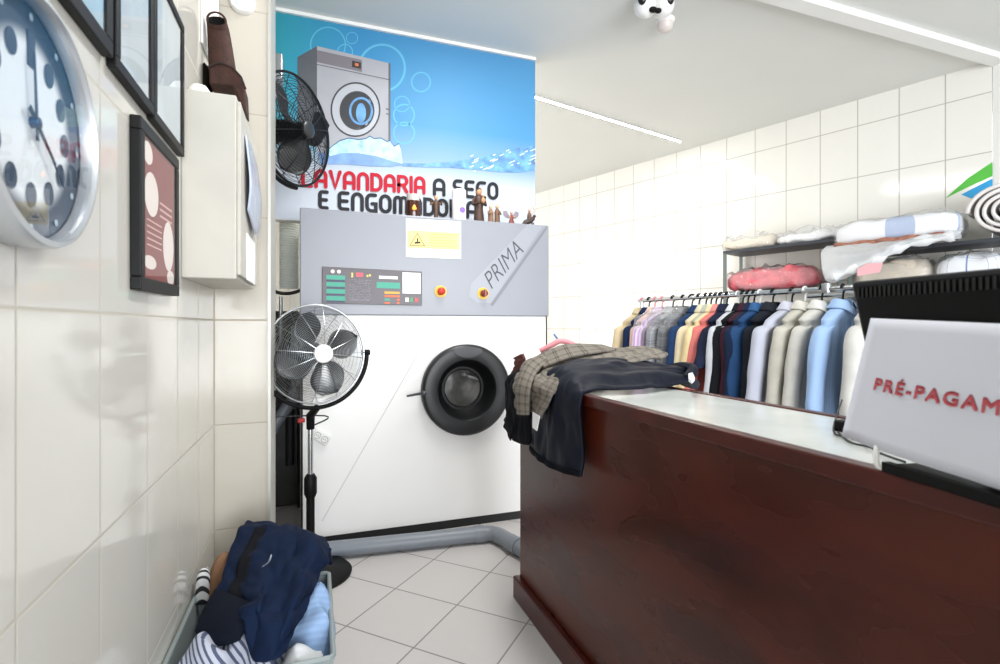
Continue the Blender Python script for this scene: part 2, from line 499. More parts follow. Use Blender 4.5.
black_matte = mat('matte_black', '#18181a', .6)
white_plastic = mat('white_plastic', '#e6e6e3', .35)
grey_pvc = mat('grey_pvc', '#7d838b', .4, var=.06, vscale=6)
paper = mat('white_paper', '#eef0f2', .7, var=.01)
film = film_mat('clear_plastic_film')
pane = glass_mat('picture_glass')
frame_black = mat('black_wood_frame', '#0d0d0e', .5, spec=.25, var=.1, vscale=25)

def struct(mb, name, m, **k):
    o = mb.build(name, m, smooth=False, **k); o['kind'] = 'structure'; return o

# ------------------------------------------------------------------ the room
b = MB(); b.box((-.7, -4.5, -.12), (6.2, 10.2, 0)); struct(b, 'floor', tile_floor)
b = MB(); b.box((-.7, -4.5, CEIL), (6.2, 10.2, CEIL+.15)); struct(b, 'ceiling', ceil_m)
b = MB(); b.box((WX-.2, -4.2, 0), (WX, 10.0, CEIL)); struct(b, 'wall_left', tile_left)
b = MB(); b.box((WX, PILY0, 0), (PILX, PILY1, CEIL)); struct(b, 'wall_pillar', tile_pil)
b = MB(); b.box((PILX, PILY1-.3, 0), (PILX+.012, PILY1-.0, CEIL)); struct(b, 'trim_1', mat('aluminium_edge_trim', '#bcbab2', .4, .3))
far = RW0 + RWD * 8.0
b = MB()
pts = [RW0, far, far + RWN*.2, RW0 + RWN*.2]
b.prism([(p.x, p.y, 0) for p in pts], (0, 0, CEIL)); struct(b, 'wall_right', tile_right)
b = MB(); b.box((WX-.2, 9.7, 0), (6.0, 9.9, CEIL)); struct(b, 'wall_far', white_paint)
# pillar and shallow ceiling beam at the right
b = MB(); b.box((4.93, 2.16, 0), (5.5, 2.43, CEIL)); struct(b, 'trim_2', white_paint)
b = MB(); b.box((PILX-.2, 2.33, CEIL-.045), (4.93, 2.43, CEIL)); struct(b, 'trim_3', white_paint)
b = MB(); b.box((5.3, -4.2, 0), (5.5, 2.2, CEIL)); struct(b, 'wall_side', white_paint)
# assumed shop front behind the viewer: wall round a glazed opening
b = MB()
b.box((WX-.2, -4.3, 0), (-.15, -4.1, CEIL)); b.box((4.2, -4.3, 0), (5.5, -4.1, CEIL))
b.box((-.15, -4.3, 2.75), (4.2, -4.1, CEIL)); b.box((-.15, -4.3, 0), (4.2, -4.1, .15))
struct(b, 'wall_front', white_paint)
b = MB()
for x in (-.15, 1.25, 2.7, 4.15): b.box((x, -4.24, .15), (x+.05, -4.18, 2.75))
b.box((-.15, -4.24, .15), (4.2, -4.18, .2)); b.box((-.15, -4.24, 2.7), (4.2, -4.18, 2.75))
struct(b, 'window_1', steel)

# printed wall above the machine
BY = 3.6
BX1 = on_y(535, 100, BY).x
b = MB(); b.box((WX, BY, 1.99), (BX1, BY+.1, CEIL)); struct(b, 'wall_partition', white_paint)
b = MB(); b.box((WX, BY-.02, CEIL-.022), (BX1, BY, CEIL)); struct(b, 'trim_4', white_paint)

# ------------------------------------------------------------------ ceiling tube light
ta, tb = V((1.478, 4.09, 0)), V((3.80, 4.64, 0))
t = thing('tube_light', 'long bright white tube light on the ceiling behind the printed wall', 'light', (ta+tb)/2 + V((0,0,CEIL-.05)))
d = (tb-ta).normalized()
nrm = V((-d.y, d.x, 0))
def along(s, o, z): p = ta + d*s + nrm*o; return (p.x, p.y, z)
L = (tb-ta).length
b = MB(); b.hexa([along(0,-.016,CEIL-.0172), along(L,-.016,CEIL-.0172), along(L,.016,CEIL-.0172), along(0,.016,CEIL-.0172),
                  along(0,-.014,CEIL-.002), along(L,-.014,CEIL-.002), along(L,.014,CEIL-.002), along(0,.014,CEIL-.002)])
b.build('housing', white_plastic, t, smooth=False)
tube_m = mat('lit_tube', '#ffffff', .4, emit='#fffdf6', estr=TUBE_STRENGTH)
for k in range(2):
    b = MB(); s0 = .02 + k*L/2; s1 = s0+L/2-.03
    b.hexa([along(s0,-.013,CEIL-.018), along(s1,-.013,CEIL-.018), along(s1,.013,CEIL-.018), along(s0,.013,CEIL-.018), along(s0,-.013,CEIL-.0172), along(s1,-.013,CEIL-.0172), along(s1,.013,CEIL-.0172), along(s0,.013,CEIL-.0172)])
    b.build('tube', tube_m, t)

# ------------------------------------------------------------------ the counter
CX0, CX1, CY0, CY1, CZ = .91, 1.36, -.5, 2.28, 1.05
def wood(name):
    m, nt, b_ = new_mat(name)
    tc = nt.nodes.new('ShaderNodeTexCoord'); mp = nt.nodes.new('ShaderNodeMapping'); mp.inputs['Scale'].default_value = (1.5, .9, 2.4)
    no = nt.nodes.new('ShaderNodeTexNoise'); no.inputs['Scale'].default_value = 2.2; no.inputs['Detail'].default_value = 3; no.inputs['Distortion'].default_value = .2
    nt.links.new(tc.outputs['Object'], mp.inputs[0]); nt.links.new(mp.outputs[0], no.inputs['Vector'])
    cr = nt.nodes.new('ShaderNodeValToRGB'); e = cr.color_ramp.elements
    e[0].position = .25; e[0].color = lin('#260e07'); e[1].position = .75; e[1].color = lin('#561f0e')
    nt.links.new(no.outputs[0], cr.inputs[0]); 
    # scuffs
    sc = nt.nodes.new('ShaderNodeTexNoise'); sc.inputs['Scale'].default_value = 7; sc.inputs['Detail'].default_value = 10; sc.inputs['Roughness'].default_value = .75
    nt.links.new(tc.outputs['Object'], sc.inputs['Vector'])
    rg = nt.nodes.new('ShaderNodeMapRange'); rg.inputs[1].default_value = .66; rg.inputs[2].default_value = .8; rg.inputs[4].default_value = .0
    nt.links.new(sc.outputs[0], rg.inputs[0])
    mx = nt.nodes.new('ShaderNodeMix'); mx.data_type = 'RGBA'; mx.inputs[7].default_value = lin('#7a3a20')
    nt.links.new(rg.outputs[0], mx.inputs[0]); nt.links.new(cr.outputs[0], mx.inputs[6])
    nt.links.new(mx.outputs[2], b_.inputs['Base Color'])
    r2 = nt.nodes.new('ShaderNodeMapRange'); r2.inputs[1].default_value = .3; r2.inputs[2].default_value = .7; r2.inputs[3].default_value = .2; r2.inputs[4].default_value = .34
    nt.links.new(no.outputs[0], r2.inputs[0]); nt.links.new(r2.outputs[0], b_.inputs['Roughness'])
    b_.inputs['Specular IOR Level'].default_value = .32
    return m
wood_m = wood('dark_mahogany_veneer')
wood_edge = mat('mahogany_edging', '#45150d', .28, spec=.35, var=.25, vscale=9)
t = thing('shop_counter', 'long dark mahogany shop counter with a white marble top', 'counter', ((CX0+CX1)/2, .9, 0))
b = MB(); b.box((CX0+.012, CY0, .0), (CX1, CY1-.012, CZ-.035)); b.build('front_panel', wood_m, t, smooth=False)
b = MB(); b.box((CX0-.018, CY0, 0), (CX0+.012, CY1+.008, .105)); b.box((CX0+.012, CY1-.012, 0), (CX1, CY1+.008, .105))
b.build('plinth', wood_edge, t, smooth=False, bevel=.006)
b = MB()
b.box((CX0-.008, CY0, CZ-.035), (CX0+.03, CY1+.01, CZ+.004)); b.box((CX1-.025, CY0, CZ-.035), (CX1+.01, CY1+.01, CZ+.004))
b.box((CX0+.03, CY1-.03, CZ-.035), (CX1-.025, CY1+.01, CZ+.004))
b.build('edging', wood_edge, t, smooth=False, bevel=.005)
b = MB(); b.box((CX0+.03, CY0, CZ-.035), (CX1-.025, CY1-.03, CZ)); 
b.build('marble_top', mat('white_marble', '#d2d6d2', .16, var=.07, vscale=7), t, smooth=False)

# ------------------------------------------------------------------ dry-cleaning machine
MY = 3.2
mx0 = on_y(301, 260, MY).x; mx1 = on_y(547, 260, MY).x
PZ0, PZ1 = 1.365, 1.985
t = thing('dry_cleaning_machine', 'large white dry cleaning machine with grey control fascia and black round door', 'machine', ((mx0+mx1)/2, MY+.2, 0))
machine = t
mwhite = mat('machine_white_enamel', '#efeeec', .3, var=.01, vscale=4)
mgrey = mat('fascia_grey', '#83868e', .34, .0, var=.03, vscale=3)
b = MB()
DC = on_y(465, 389, MY); DC.y = MY; DR = .285
# front sheet with a round hole for the drum, plus sides and top
n = 48
ring_i = [(DC.x + .2*math.cos(2*PI*k/n), MY, DC.z + .2*math.sin(2*PI*k/n)) for k in range(n)]
x0, x1, z0, z1 = mx0, mx1, .055, PZ0
def sq(k):
    a = 2*PI*k/n; c, s_ = math.cos(a), math.sin(a)
    tx = ((x1 if c > 0 else x0) - DC.x)/c if abs(c) > 1e-6 else 1e9
    tz = ((z1 if s_ > 0 else z0) - DC.z)/s_ if abs(s_) > 1e-6 else 1e9
    m_ = min(tx, tz); return (DC.x + c*m_, MY, DC.z + s_*m_)
ring_o = [sq(k) for k in range(n)]
b.add(ring_i + ring_o, [(k, (k+1) % n, n+(k+1) % n, n+k) for k in range(n)])
for (cx_, cz_) in ((x0,z0),(x1,z0),(x1,z1),(x0,z1)):   # close the corners
    ang = math.atan2(cz_-DC.z, cx_-DC.x) % (2*PI); k = int(ang/(2*PI)*n)
    b.poly([ring_o[k], (cx_, MY, cz_), ring_o[(k+1) % n]])
b.box((mx0, MY, .055), (mx0+.01, MY+.395, PZ1-.01)); b.box((mx1-.01, MY, .055), (mx1, MY+.395, PZ1-.01))
b.box((mx0, MY+.4, .055), (mx1, MY+1.1, PZ1-.02))
b.box((mx0, MY+.0, PZ1-.02), (mx1, MY+.395, PZ1-.005))
b.build('cabinet', mwhite, t, smooth=False)
b = MB(); b.box((mx0+.01, MY+.03, 0), (mx1, MY+1.05, .055)); b.box((mx0+.01, MY+.005, .0), (mx1, MY+.03, .055)); b.build('plinth', black_matte, t, smooth=False)
b = MB(); b.box((mx0-.006, MY-.03, PZ0), (mx1, MY+.1, PZ1)); b.build('fascia', mgrey, t, smooth=False, bevel=.006)
b = MB(); b.box((mx0-.004, MY+.015, 0.0), (mx0-.0, MY+.4, PZ0)); b.build('side_frame', mat('grey_side_frame', '#9a9a95', .5), t, smooth=False)
# faint diagonal crease line pressed in the white sheet
b = MB(); p0, p1 = on_y(438, 319, MY-.001), on_y(322, 521, MY-.001)
b.tube([p0, p1], .0022, 6); b.build('crease_line', mat('crease_grey', '#c9c9c9', .5), t)
FY = MY - .031
def fp(px, py, off=0.0): return on_y(px, py, FY - off)
# slanting stripe and lettering
b = MB()
b.poly([fp(547,225,.001), fp(547,229,.001), fp(493,306,.001), fp(490,305,.001)])
b.build('stripe', mat('stripe_grey', '#6f7178', .4), t, smooth=False)
b = MB()
b.poly([fp(528,224,.0005), fp(543,226,.0005), fp(491,303,.0005), fp(478,303,.0005), fp(469,296,.0005), fp(471,284,.0005)])
b.build('pale_band', mat('pale_band_grey', '#8d9098', .34), t, smooth=False)
b = MB(); pa, pb_, pc = fp(492,289,.002), fp(524,251.5,.002), fp(483,272,.002)
text_mb(b, 'PRIMA', pa, pb_-pa, pc-pa, (pb_-pa).length, .108, bold=-.012)
b.build('lettering', mat('dark_lettering', '#3c3d42', .5), t, smooth=False)
# control panel
panel_m = mat('control_panel_dark', '#3a2f36', .35, var=.1, vscale=30)
def quad_px(mb, x0_, y0_, x1_, y1_, slope, off, thick=.0):
    """a rectangle on the fascia: px box, slope follows the perspective"""
    def yy(x, y): return y + (x - x0_)*slope
    P = [fp(x0_, y0_, off), fp(x1_, yy(x1_, y0_), off), fp(x1_, yy(x1_, y1_), off), fp(x0_, y1_, off)]
    if thick: mb.prism(P, (0, thick, 0))
    else: mb.poly(P)
b = MB(); b.prism([fp(322,266.5,.006), fp(422,271.5,.006), fp(422,305.5,.006), fp(322,303.5,.006)], (0, .006, 0))
cp = b.build('control_panel', panel_m, t, smooth=False, bevel=.002)
PC = [fp(322,266.5,.008), fp(422,271.5,.008), fp(422,305.5,.008), fp(322,303.5,.008)]
def cpt(u, v, off=0.0):   # crop coordinates of the control panel, 0..1
    p = (PC[0]*(1-u)+PC[1]*u)*(1-v) + (PC[3]*(1-u)+PC[2]*u)*v
    return p - V((0, off, 0))
def key(mb, u0, v0, u1, v1, off=.0, thick=.004):
    mb.prism([cpt(u0,v0,off), cpt(u1,v0,off), cpt(u1,v1,off), cpt(u0,v1,off)], (0, thick, 0))
teal = mat('teal_keys', '#3f9c86', .5); yel = mat('yellow_keys', '#e3a72f', .5); org_ = mat('orange_keys', '#d9663a', .5)
b = MB()
for r in range(4):
    key(b, .04, .22+r*.19, .22, .22+r*.19+.12)
b.build('keypad', teal, cp, smooth=False)
b = MB()
for r in range(4):
    for c in range(6): key(b, .045+c*.03, .345+r*.19, .065+c*.03, .395+r*.19, .001)
b.build('keypad_buttons', mat('dark_blue_keys', '#24365c', .5), cp, smooth=False)
b = MB(); key(b, .53, .36, .77, .53); b.build('keypad_row', teal, cp, smooth=False)
b = MB(); key(b, .555, .18, .745, .26); b.build('card_slot', paper, cp, smooth=False)
b = MB(); key(b, .61, .62, .765, .68); b.build('yellow_keys', yel, cp, smooth=False)
b = MB(); key(b, .61, .72, .765, .78); key(b, .61, .92, .665, .97); key(b, .735, .92, .765, .97); key(b, .735, .82, .765, .88); b.build('orange_keys', org_, cp, smooth=False)
b = MB(); key(b, .61, .82, .665, .88); b.build('green_keys', teal, cp, smooth=False)
b = MB(); key(b, .795, .05, .985, .66); b.build('note_paper', paper, cp, smooth=False)
b = MB()
for r in range(5): key(b, .81, .14+r*.1, .965, .152+r*.1, .0006, .001)
b.build('note_lines', mat('pencil_grey', '#a8a8ac', .7), cp, smooth=False)
b = MB(); key(b, .825, .78, .86, .9); b.build('white_button', white_plastic, cp, smooth=False)
b = MB(); key(b, .875, .78, .905, .9); b.build('green_button', mat('green_button', '#2d8a4c', .4), cp, smooth=False)
b = MB(); key(b, .925, .78, .96, .9); b.build('red_button', mat('red_button', '#c9323a', .4), cp, smooth=False)
b = MB(); key(b, .325, .12, .395, .23); b.build('digit_display', mat('red_digits', '#b7384a', .4, emit='#ff3040', estr=.25), cp, smooth=False)
b = MB()
for (u, v) in ((.28,.13),(.28,.2),(.43,.17),(.455,.15)): key(b, u, v, u+.018, v+.06)
b.build('indicator_lamps', mat('yellow_lamps', '#cfc04a', .4), cp, smooth=False)
b = MB()
for u in (.10, .16): b.lathe([(0,.0),(.011,.0),(.011,.004),(.0,.006)], cpt(u,.12), (0,-1,0), 14, cap=False)
b.build('round_lamps', white_plastic, cp)
b = MB(); rr = random.Random(3)
for r in range(13):
    u = .26
    while u < .46:
        w = rr.uniform(.006, .03)
        if rr.random() < .62: key(b, u, .32+r*.045, u+w, .332+r*.045, .0, .001)
        u += w + .01
for v in (.85, .89): key(b, .27, v, .46, v+.012, 0, .001)
b.build('flow_diagram', mat('diagram_lines', '#8f8c98', .6), cp, smooth=False)
# two red stop buttons on yellow discs
for (px, py, nm, colr) in ((440.5, 291.5, 'stop_button', '#c3352b'), (483, 293.5, 'main_switch', '#7d2a22')):
    b = MB(); c = fp(px, py); b.lathe([(.0,0),(.038,0),(.038,.004),(.0,.005)], c, (0,-1,0), 28, cap=False)
    pl = b.build('yellow_disc', mat('yellow_disc', '#e8b92e', .45), t)
    b = MB(); b.lathe([(.014,.004),(.014,.018),(.024,.022),(.024,.034),(.018,.04),(.0,.042)], c, (0,-1,0), 24, cap=False)
    if nm == 'main_switch': b.box((c.x-.006, c.y-.056, c.z-.024), (c.x+.006, c.y-.04, c.z+.024))
    b.build(nm, mat('red_'+nm, colr, .35), pl)
# taped warning notice
wp = [fp(406,218.5,.002), fp(461,221.5,.002), fp(461,259,.002), fp(406,257,.002)]
b = MB(); b.prism(wp, (0, .001, 0)); no_ = b.build('warning_notice', paper, t, smooth=False); no_['label'] = 'white notice with a yellow warning band'
def wpt(u, v, off): return ((wp[0]*(1-u)+wp[1]*u)*(1-v) + (wp[3]*(1-u)+wp[2]*u)*v) - V((0, off, 0))
b = MB(); b.poly([wpt(.02,.3,.0005), wpt(.98,.3,.0005), wpt(.98,.76,.0005), wpt(.02,.76,.0005)]); b.build('yellow_band', mat('notice_yellow', '#f2d98c', .7), no_, smooth=False)
b = MB()
T3 = [wpt(.2,.36,.001), wpt(.06,.7,.001), wpt(.34,.7,.001)]
for i in range(3):
    a, c = T3[i], T3[(i+1) % 3]; m_ = (T3[0]+T3[1]+T3[2])/3
    b.poly([a, c, c+(m_-c)*.14, a+(m_-a)*.14])
b.poly([wpt(.15,.6,.001), wpt(.25,.58,.001), wpt(.26,.63,.001), wpt(.15,.65,.001)]); b.poly([wpt(.19,.5,.001), wpt(.22,.5,.001), wpt(.21,.62,.001), wpt(.19,.62,.001)])
b.build('warning_triangle', mat('print_black', '#2a2a2a', .7), no_, smooth=False)
b = MB()
for r in range(5): b.poly([wpt(.42,.37+r*.075,.001), wpt(.93-(r % 2)*.08,.37+r*.075,.001), wpt(.93-(r % 2)*.08,.39+r*.075,.001), wpt(.42,.39+r*.075,.001)])
b.build('notice_lines', mat('notice_line_orange', '#d8b565', .7), no_, smooth=False)
# round loading door
door_m = mat('black_door_enamel', '#1d1e20', .38, var=.08, vscale=10)
b = MB()
b.lathe([(.282,.0),(.290,.006),(.292,.05),(.284,.062),(.27,.068),(.195,.06),(.188,.052),(.182,-.02)], DC, (0,-1,0), 64, cap=False)
dr = b.build('round_door', door_m, t)
b = MB(); b.lathe([(.19,.05),(.172,.0),(.15,-.04),(.142,-.05),(.128,-.05),(.12,-.06)], DC, (0,-1,0), 56, cap=False)
b.build('door_lip', mat('rubber_door_lip', '#101113', .45), dr)
def ln(a): return math.radians(a)
b = MB()   # dark grey clip sector at the top of the ring
sec = [DC + V((.277*math.sin(ln(a)), -.0655, .277*math.cos(ln(a)))) for a in range(-20, 21, 4)]
low = [DC + V((.12*x_, -.0665, .205+.055*(x_*x_)) ) for x_ in [.75, .5, .25, 0, -.25, -.5, -.75]]
b.prism(sec + low, (0, -.006, 0)); b.build('door_clip', mat('door_clip_grey', '#45464a', .4), dr, smooth=False)
h0 = on_y(424, 393, MY-.07); h1 = on_y(407, 396, MY-.10)
b = MB(); b.tube([h0 + V((.0,.01,0)), h0, h1], [.011, .009, .007], 10); b.ball(h0, .015)
b.build('door_handle', mat('door_handle_grey', '#55575b', .3, .6), dr)
# drum inside
drum_m = mat('steel_drum', '#8f8e8c', .3, .9, var=.25, vscale=20)
b = MB(); b.lathe([(.2,.0),(.195,-.06),(.15,-.065),(.15,-.36),(.0,-.36)], DC, (0,-1,0), 48, cap=False)
drum = b.build('drum', drum_m, t)
for a in (20, 140, 260):
    c = DC + V((.14*math.cos(ln(a)), .2, .14*math.sin(ln(a)))); b = MB(); b.cyl(c - V((0,.12,0)), c + V((0,.14,0)), .014, n=10); b.build('drum_rib', chrome, drum)

# ------------------------------------------------------------------ printed banner over the machine
t = thing('printed_banner', 'big blue printed laundry banner with bubbles, washer and red lettering', 'banner', (.6, BY, 2.0))
m, nt, bs = new_mat('banner_print_sky')
tc = nt.nodes.new('ShaderNodeNewGeometry'); sp = nt.nodes.new('ShaderNodeSeparateXYZ'); nt.links.new(tc.outputs['Position'], sp.inputs[0])
rx = nt.nodes.new('ShaderNodeMapRange'); rx.inputs[1].default_value = -.25; rx.inputs[2].default_value = .9; nt.links.new(sp.outputs[0], rx.inputs[0])
cr = nt.nodes.new('ShaderNodeValToRGB'); e = cr.color_ramp.elements
e[0].color = lin('#1b8c9c'); e[1].color = lin('#4589b8'); e.new(.45).color = lin('#2b80b0')
nt.links.new(rx.outputs[0], cr.inputs[0])
rz_ = nt.nodes.new('ShaderNodeMapRange'); rz_.inputs[1].default_value = 2.34; rz_.inputs[2].default_value = 2.72; nt.links.new(sp.outputs[2], rz_.inputs[0])
c2 = nt.nodes.new('ShaderNodeValToRGB'); e = c2.color_ramp.elements
e[0].color = (1,1,1,1); e[1].color = (0,0,0,1); e.new(.35).color = (.35,.35,.35,1)
nt.links.new(rz_.outputs[0], c2.inputs[0])
mx = nt.nodes.new('ShaderNodeMix'); mx.data_type = 'RGBA'; mx.inputs[7].default_value = lin('#b4bbc5')
nt.links.new(c2.outputs[0], mx.inputs[0]); nt.links.new(cr.outputs[0], mx.inputs[6]); nt.links.new(mx.outputs[2], bs.inputs['Base Color'])
bs.inputs['Roughness'].default_value = .55
b = MB(); b.box((WX+.03, BY-.004, 1.995), (BX1, BY-.001, CEIL-.024)); b.build('backing_print', m, t, smooth=False)
def bp_(px, py, k=1): return on_y(px, py, BY - .004 - .0008*k)
def print_poly(name, m_, polys, k):
    b_ = MB()
    for P in polys: b_.poly([bp_(x, y, k) for (x, y) in P])
    return b_.build(name, m_, t, smooth=False)
def ell(cx, cy, rx_, ry_, n=36, a0=0, a1=360): return [(cx+rx_*math.cos(ln(a0+(a1-a0)*i/n)), cy+ry_*math.sin(ln(a0+(a1-a0)*i/n))) for i in range(n)]
def ring_px(cx, cy, rx_, ry_, w, n=36):
    o = []
    for i in range(n):
        a, c = 2*PI*i/n, 2*PI*(i+1)/n
        o.append([(cx+rx_*math.cos(a), cy+ry_*math.sin(a)), (cx+rx_*math.cos(c), cy+ry_*math.sin(c)),
                  (cx+(rx_-w)*math.cos(c), cy+(ry_-w)*math.sin(c)), (cx+(rx_-w)*math.cos(a), cy+(ry_-w)*math.sin(a))])
    return o
ink = lambda n_, c, **k: mat('ink_'+n_, c, .55, **k)
bub = ink('bubble', '#55a6c6')
B = []
for (cx, cy, r, w) in ((382,68,24,2.2),(421,82,10,1.3),(404,115,11,1.4),(404,133,11,1.3),(402,104,8,1),(328,45,18,1.2),(345,52,8,1),(352,38,6,.8)):
    B += ring_px(cx, cy, r, r*1.02, w)
print_poly('printed_bubbles', bub, B, 1)
print_poly('printed_machine_side', ink('side', '#4d5157', var=.1), [[(297.5,57),(317,46),(317,141),(297.5,152)]], 2)
print_poly('printed_machine_front', ink('front', '#9b9ca2', var=.12, vscale=2.5), [[(317,46),(390.5,63.5),(390.5,160),(317,160)]], 2)
print_poly('printed_machine_top', ink('top', '#6f6a70'), [[(317,50),(362,60),(362,72),(317,62)]], 3)
print_poly('printed_machine_seam', ink('seam', '#55565c'), [[(317,64),(390.5,79.5),(390.5,80.3),(317,64.8)], [(388.5,63),(390.5,63.5),(390.5,150),(388.5,150)], [(386,108),(390,109),(390,110.5),(386,109.5)], [(386,113),(390,114),(390,115.2),(386,114.2)]], 4)
print_poly('printed_machine_display', ink('display', '#2b2326'), [[(352,60.5),(361,62.5),(361,69),(352,67)]], 5)
print_poly('printed_machine_lamp', ink('lamp', '#c4693c'), [[(355,62.8),(358.5,63.6),(358.5,66.4),(355,65.6)]], 6)
print_poly('printed_door_rim', ink('rim', '#2c2e33'), ring_px(355.5,109.5,25,27.5,1.6) + ring_px(357,110.5,17.5,19.5,1.5), 4)
print_poly('printed_door_plate', ink('plate', '#a8abb2', var=.1, vscale=3), ring_px(355.8,110,23.6,26,7.5), 3)
print_poly('printed_door_glass', ink('glass', '#24262b'), [ell(357,110.5,16.5,18.5)], 3)
print_poly('printed_door_swirl', ink('swirl', '#5a8fc0', var=.3, vscale=14), ring_px(361,111,12,14,2.2) + [ell(361,113,5,10,20)], 5)
# splash below the printed machine and the wave to the right
top = [(326,151),(333,145),(340,140),(349,137.5),(358,139),(366,138),(370,135.5),(374,138),(381,137.5),(387,141),(390,140),(394,146),(399,143),(401,148),(402,156),(403,164)]
print_poly('printed_splash', ink('splash', '#a9d3dd', var=.35, vscale=22), [top + [(392,161),(376,156),(358,153),(342,153),(330,156)]], 7)
print_poly('printed_splash_line', ink('splash_line', '#27507e'), [[top[i], top[i+1], (top[i+1][0], top[i+1][1]+1.1), (top[i][0], top[i][1]+1.1)] for i in range(len(top)-1)], 8)
print_poly('printed_splash_pool', ink('pool', '#6f93c4', var=.2, vscale=10), [[(318,152),(330,154),(342,151.5),(358,151.5),(376,154.5),(392,159.5),(402,164.5),(392,166.5),(370,166),(345,164),(320,164)]], 6)
wt = [(402,163),(425,163.5),(450,162),(475,158),(500,152.5),(518,148),(535,145)]
wb = [(535,170),(518,172.5),(500,172),(475,169.5),(450,167.5),(425,167),(402,166)]
print_poly('printed_wave', ink('wave', '#5f92c9', var=.45, vscale=16), [wt + wb], 5)
fo = random.Random(5); FL = []
for i in range(26):
    x = fo.uniform(470, 533); yt = 163-(x-402)*.13; y = fo.uniform(yt+1, yt+18); w = fo.uniform(2, 7)
    FL.append([(x, y), (x+w, y-w*.45), (x+w*.9, y-w*.45+1.2), (x, y+.8)])
print_poly('printed_foam', ink('foam', '#dfeaf4'), FL, 7)
red_ink, dark_ink = ink('red_lettering', '#ad1128', spec=.2), ink('dark_lettering', '#222327', spec=.2)
def line(s, xa, ya, xb, yb, h, m_, nm):
    a, c = bp_(xa, ya, 9), bp_(xb, yb, 9)
    b_ = MB(); stroke_text(b_, s, a, c-a, (0,0,1), (c-a).length, h, th=.225)
    return b_.build(nm, m_, t, smooth=False)
line('LAVANDARIA', 303, 185.5, 424, 193, .105, red_ink, 'red_lettering')
line('A', 434.5, 194.3, 444, 194.9, .105, dark_ink, 'dark_lettering')
line('SECO', 454, 195.6, 497, 198.5, .108, dark_ink, 'dark_lettering')
line('E', 320, 207.5, 327, 208, .105, dark_ink, 'dark_lettering')
line('ENGOMADORIA', 339.5, 208.8, 476, 217.5, .108, dark_ink, 'dark_lettering')

# ------------------------------------------------------------------ things standing on the machine
SY = MY + .07
def top_at(px): p = on_y(px, 220, SY); return V((p.x, SY, PZ1))
P_ = lambda px, h_px: h_px * (SY / ray(px, 220).y) / F       # pixels -> metres there
c = top_at(413); s = P_(413, 1)
t = thing('candle_jar', 'dark brown glass candle jar with a glowing flame, leftmost on the machine', 'candle', c)
b = MB(); b.lathe([(.0,0),(7*s,0),(7.6*s,2*s),(7.6*s,15*s),(7*s,17.5*s),(6.6*s,17.5*s),(6.6*s,3*s),(0,3*s)], c, n=24, cap=False)
b.build('jar', mat('brown_glass', '#3b1d12', .12, spec=.6), t)
b = MB(); b.lathe([(6.2*s,17*s),(6.4*s,18*s),(6.4*s,24*s),(6*s,24*s),(6*s,17*s)], c, n=24, cap=False); b.build('rim', mat('frosted_rim', '#cfcac5', .3, alpha=.7), t)
b = MB(); b.lathe([(0,0),(2.0*s,1*s),(2.2*s,2.5*s),(1.0*s,5*s),(0,6.5*s)], c + V((0,-7.0*s,7*s)), n=12, cap=False)
b.build('flame', mat('flame', '#ff8a3a', .5, emit='#ff7a28', estr=2.0), t)
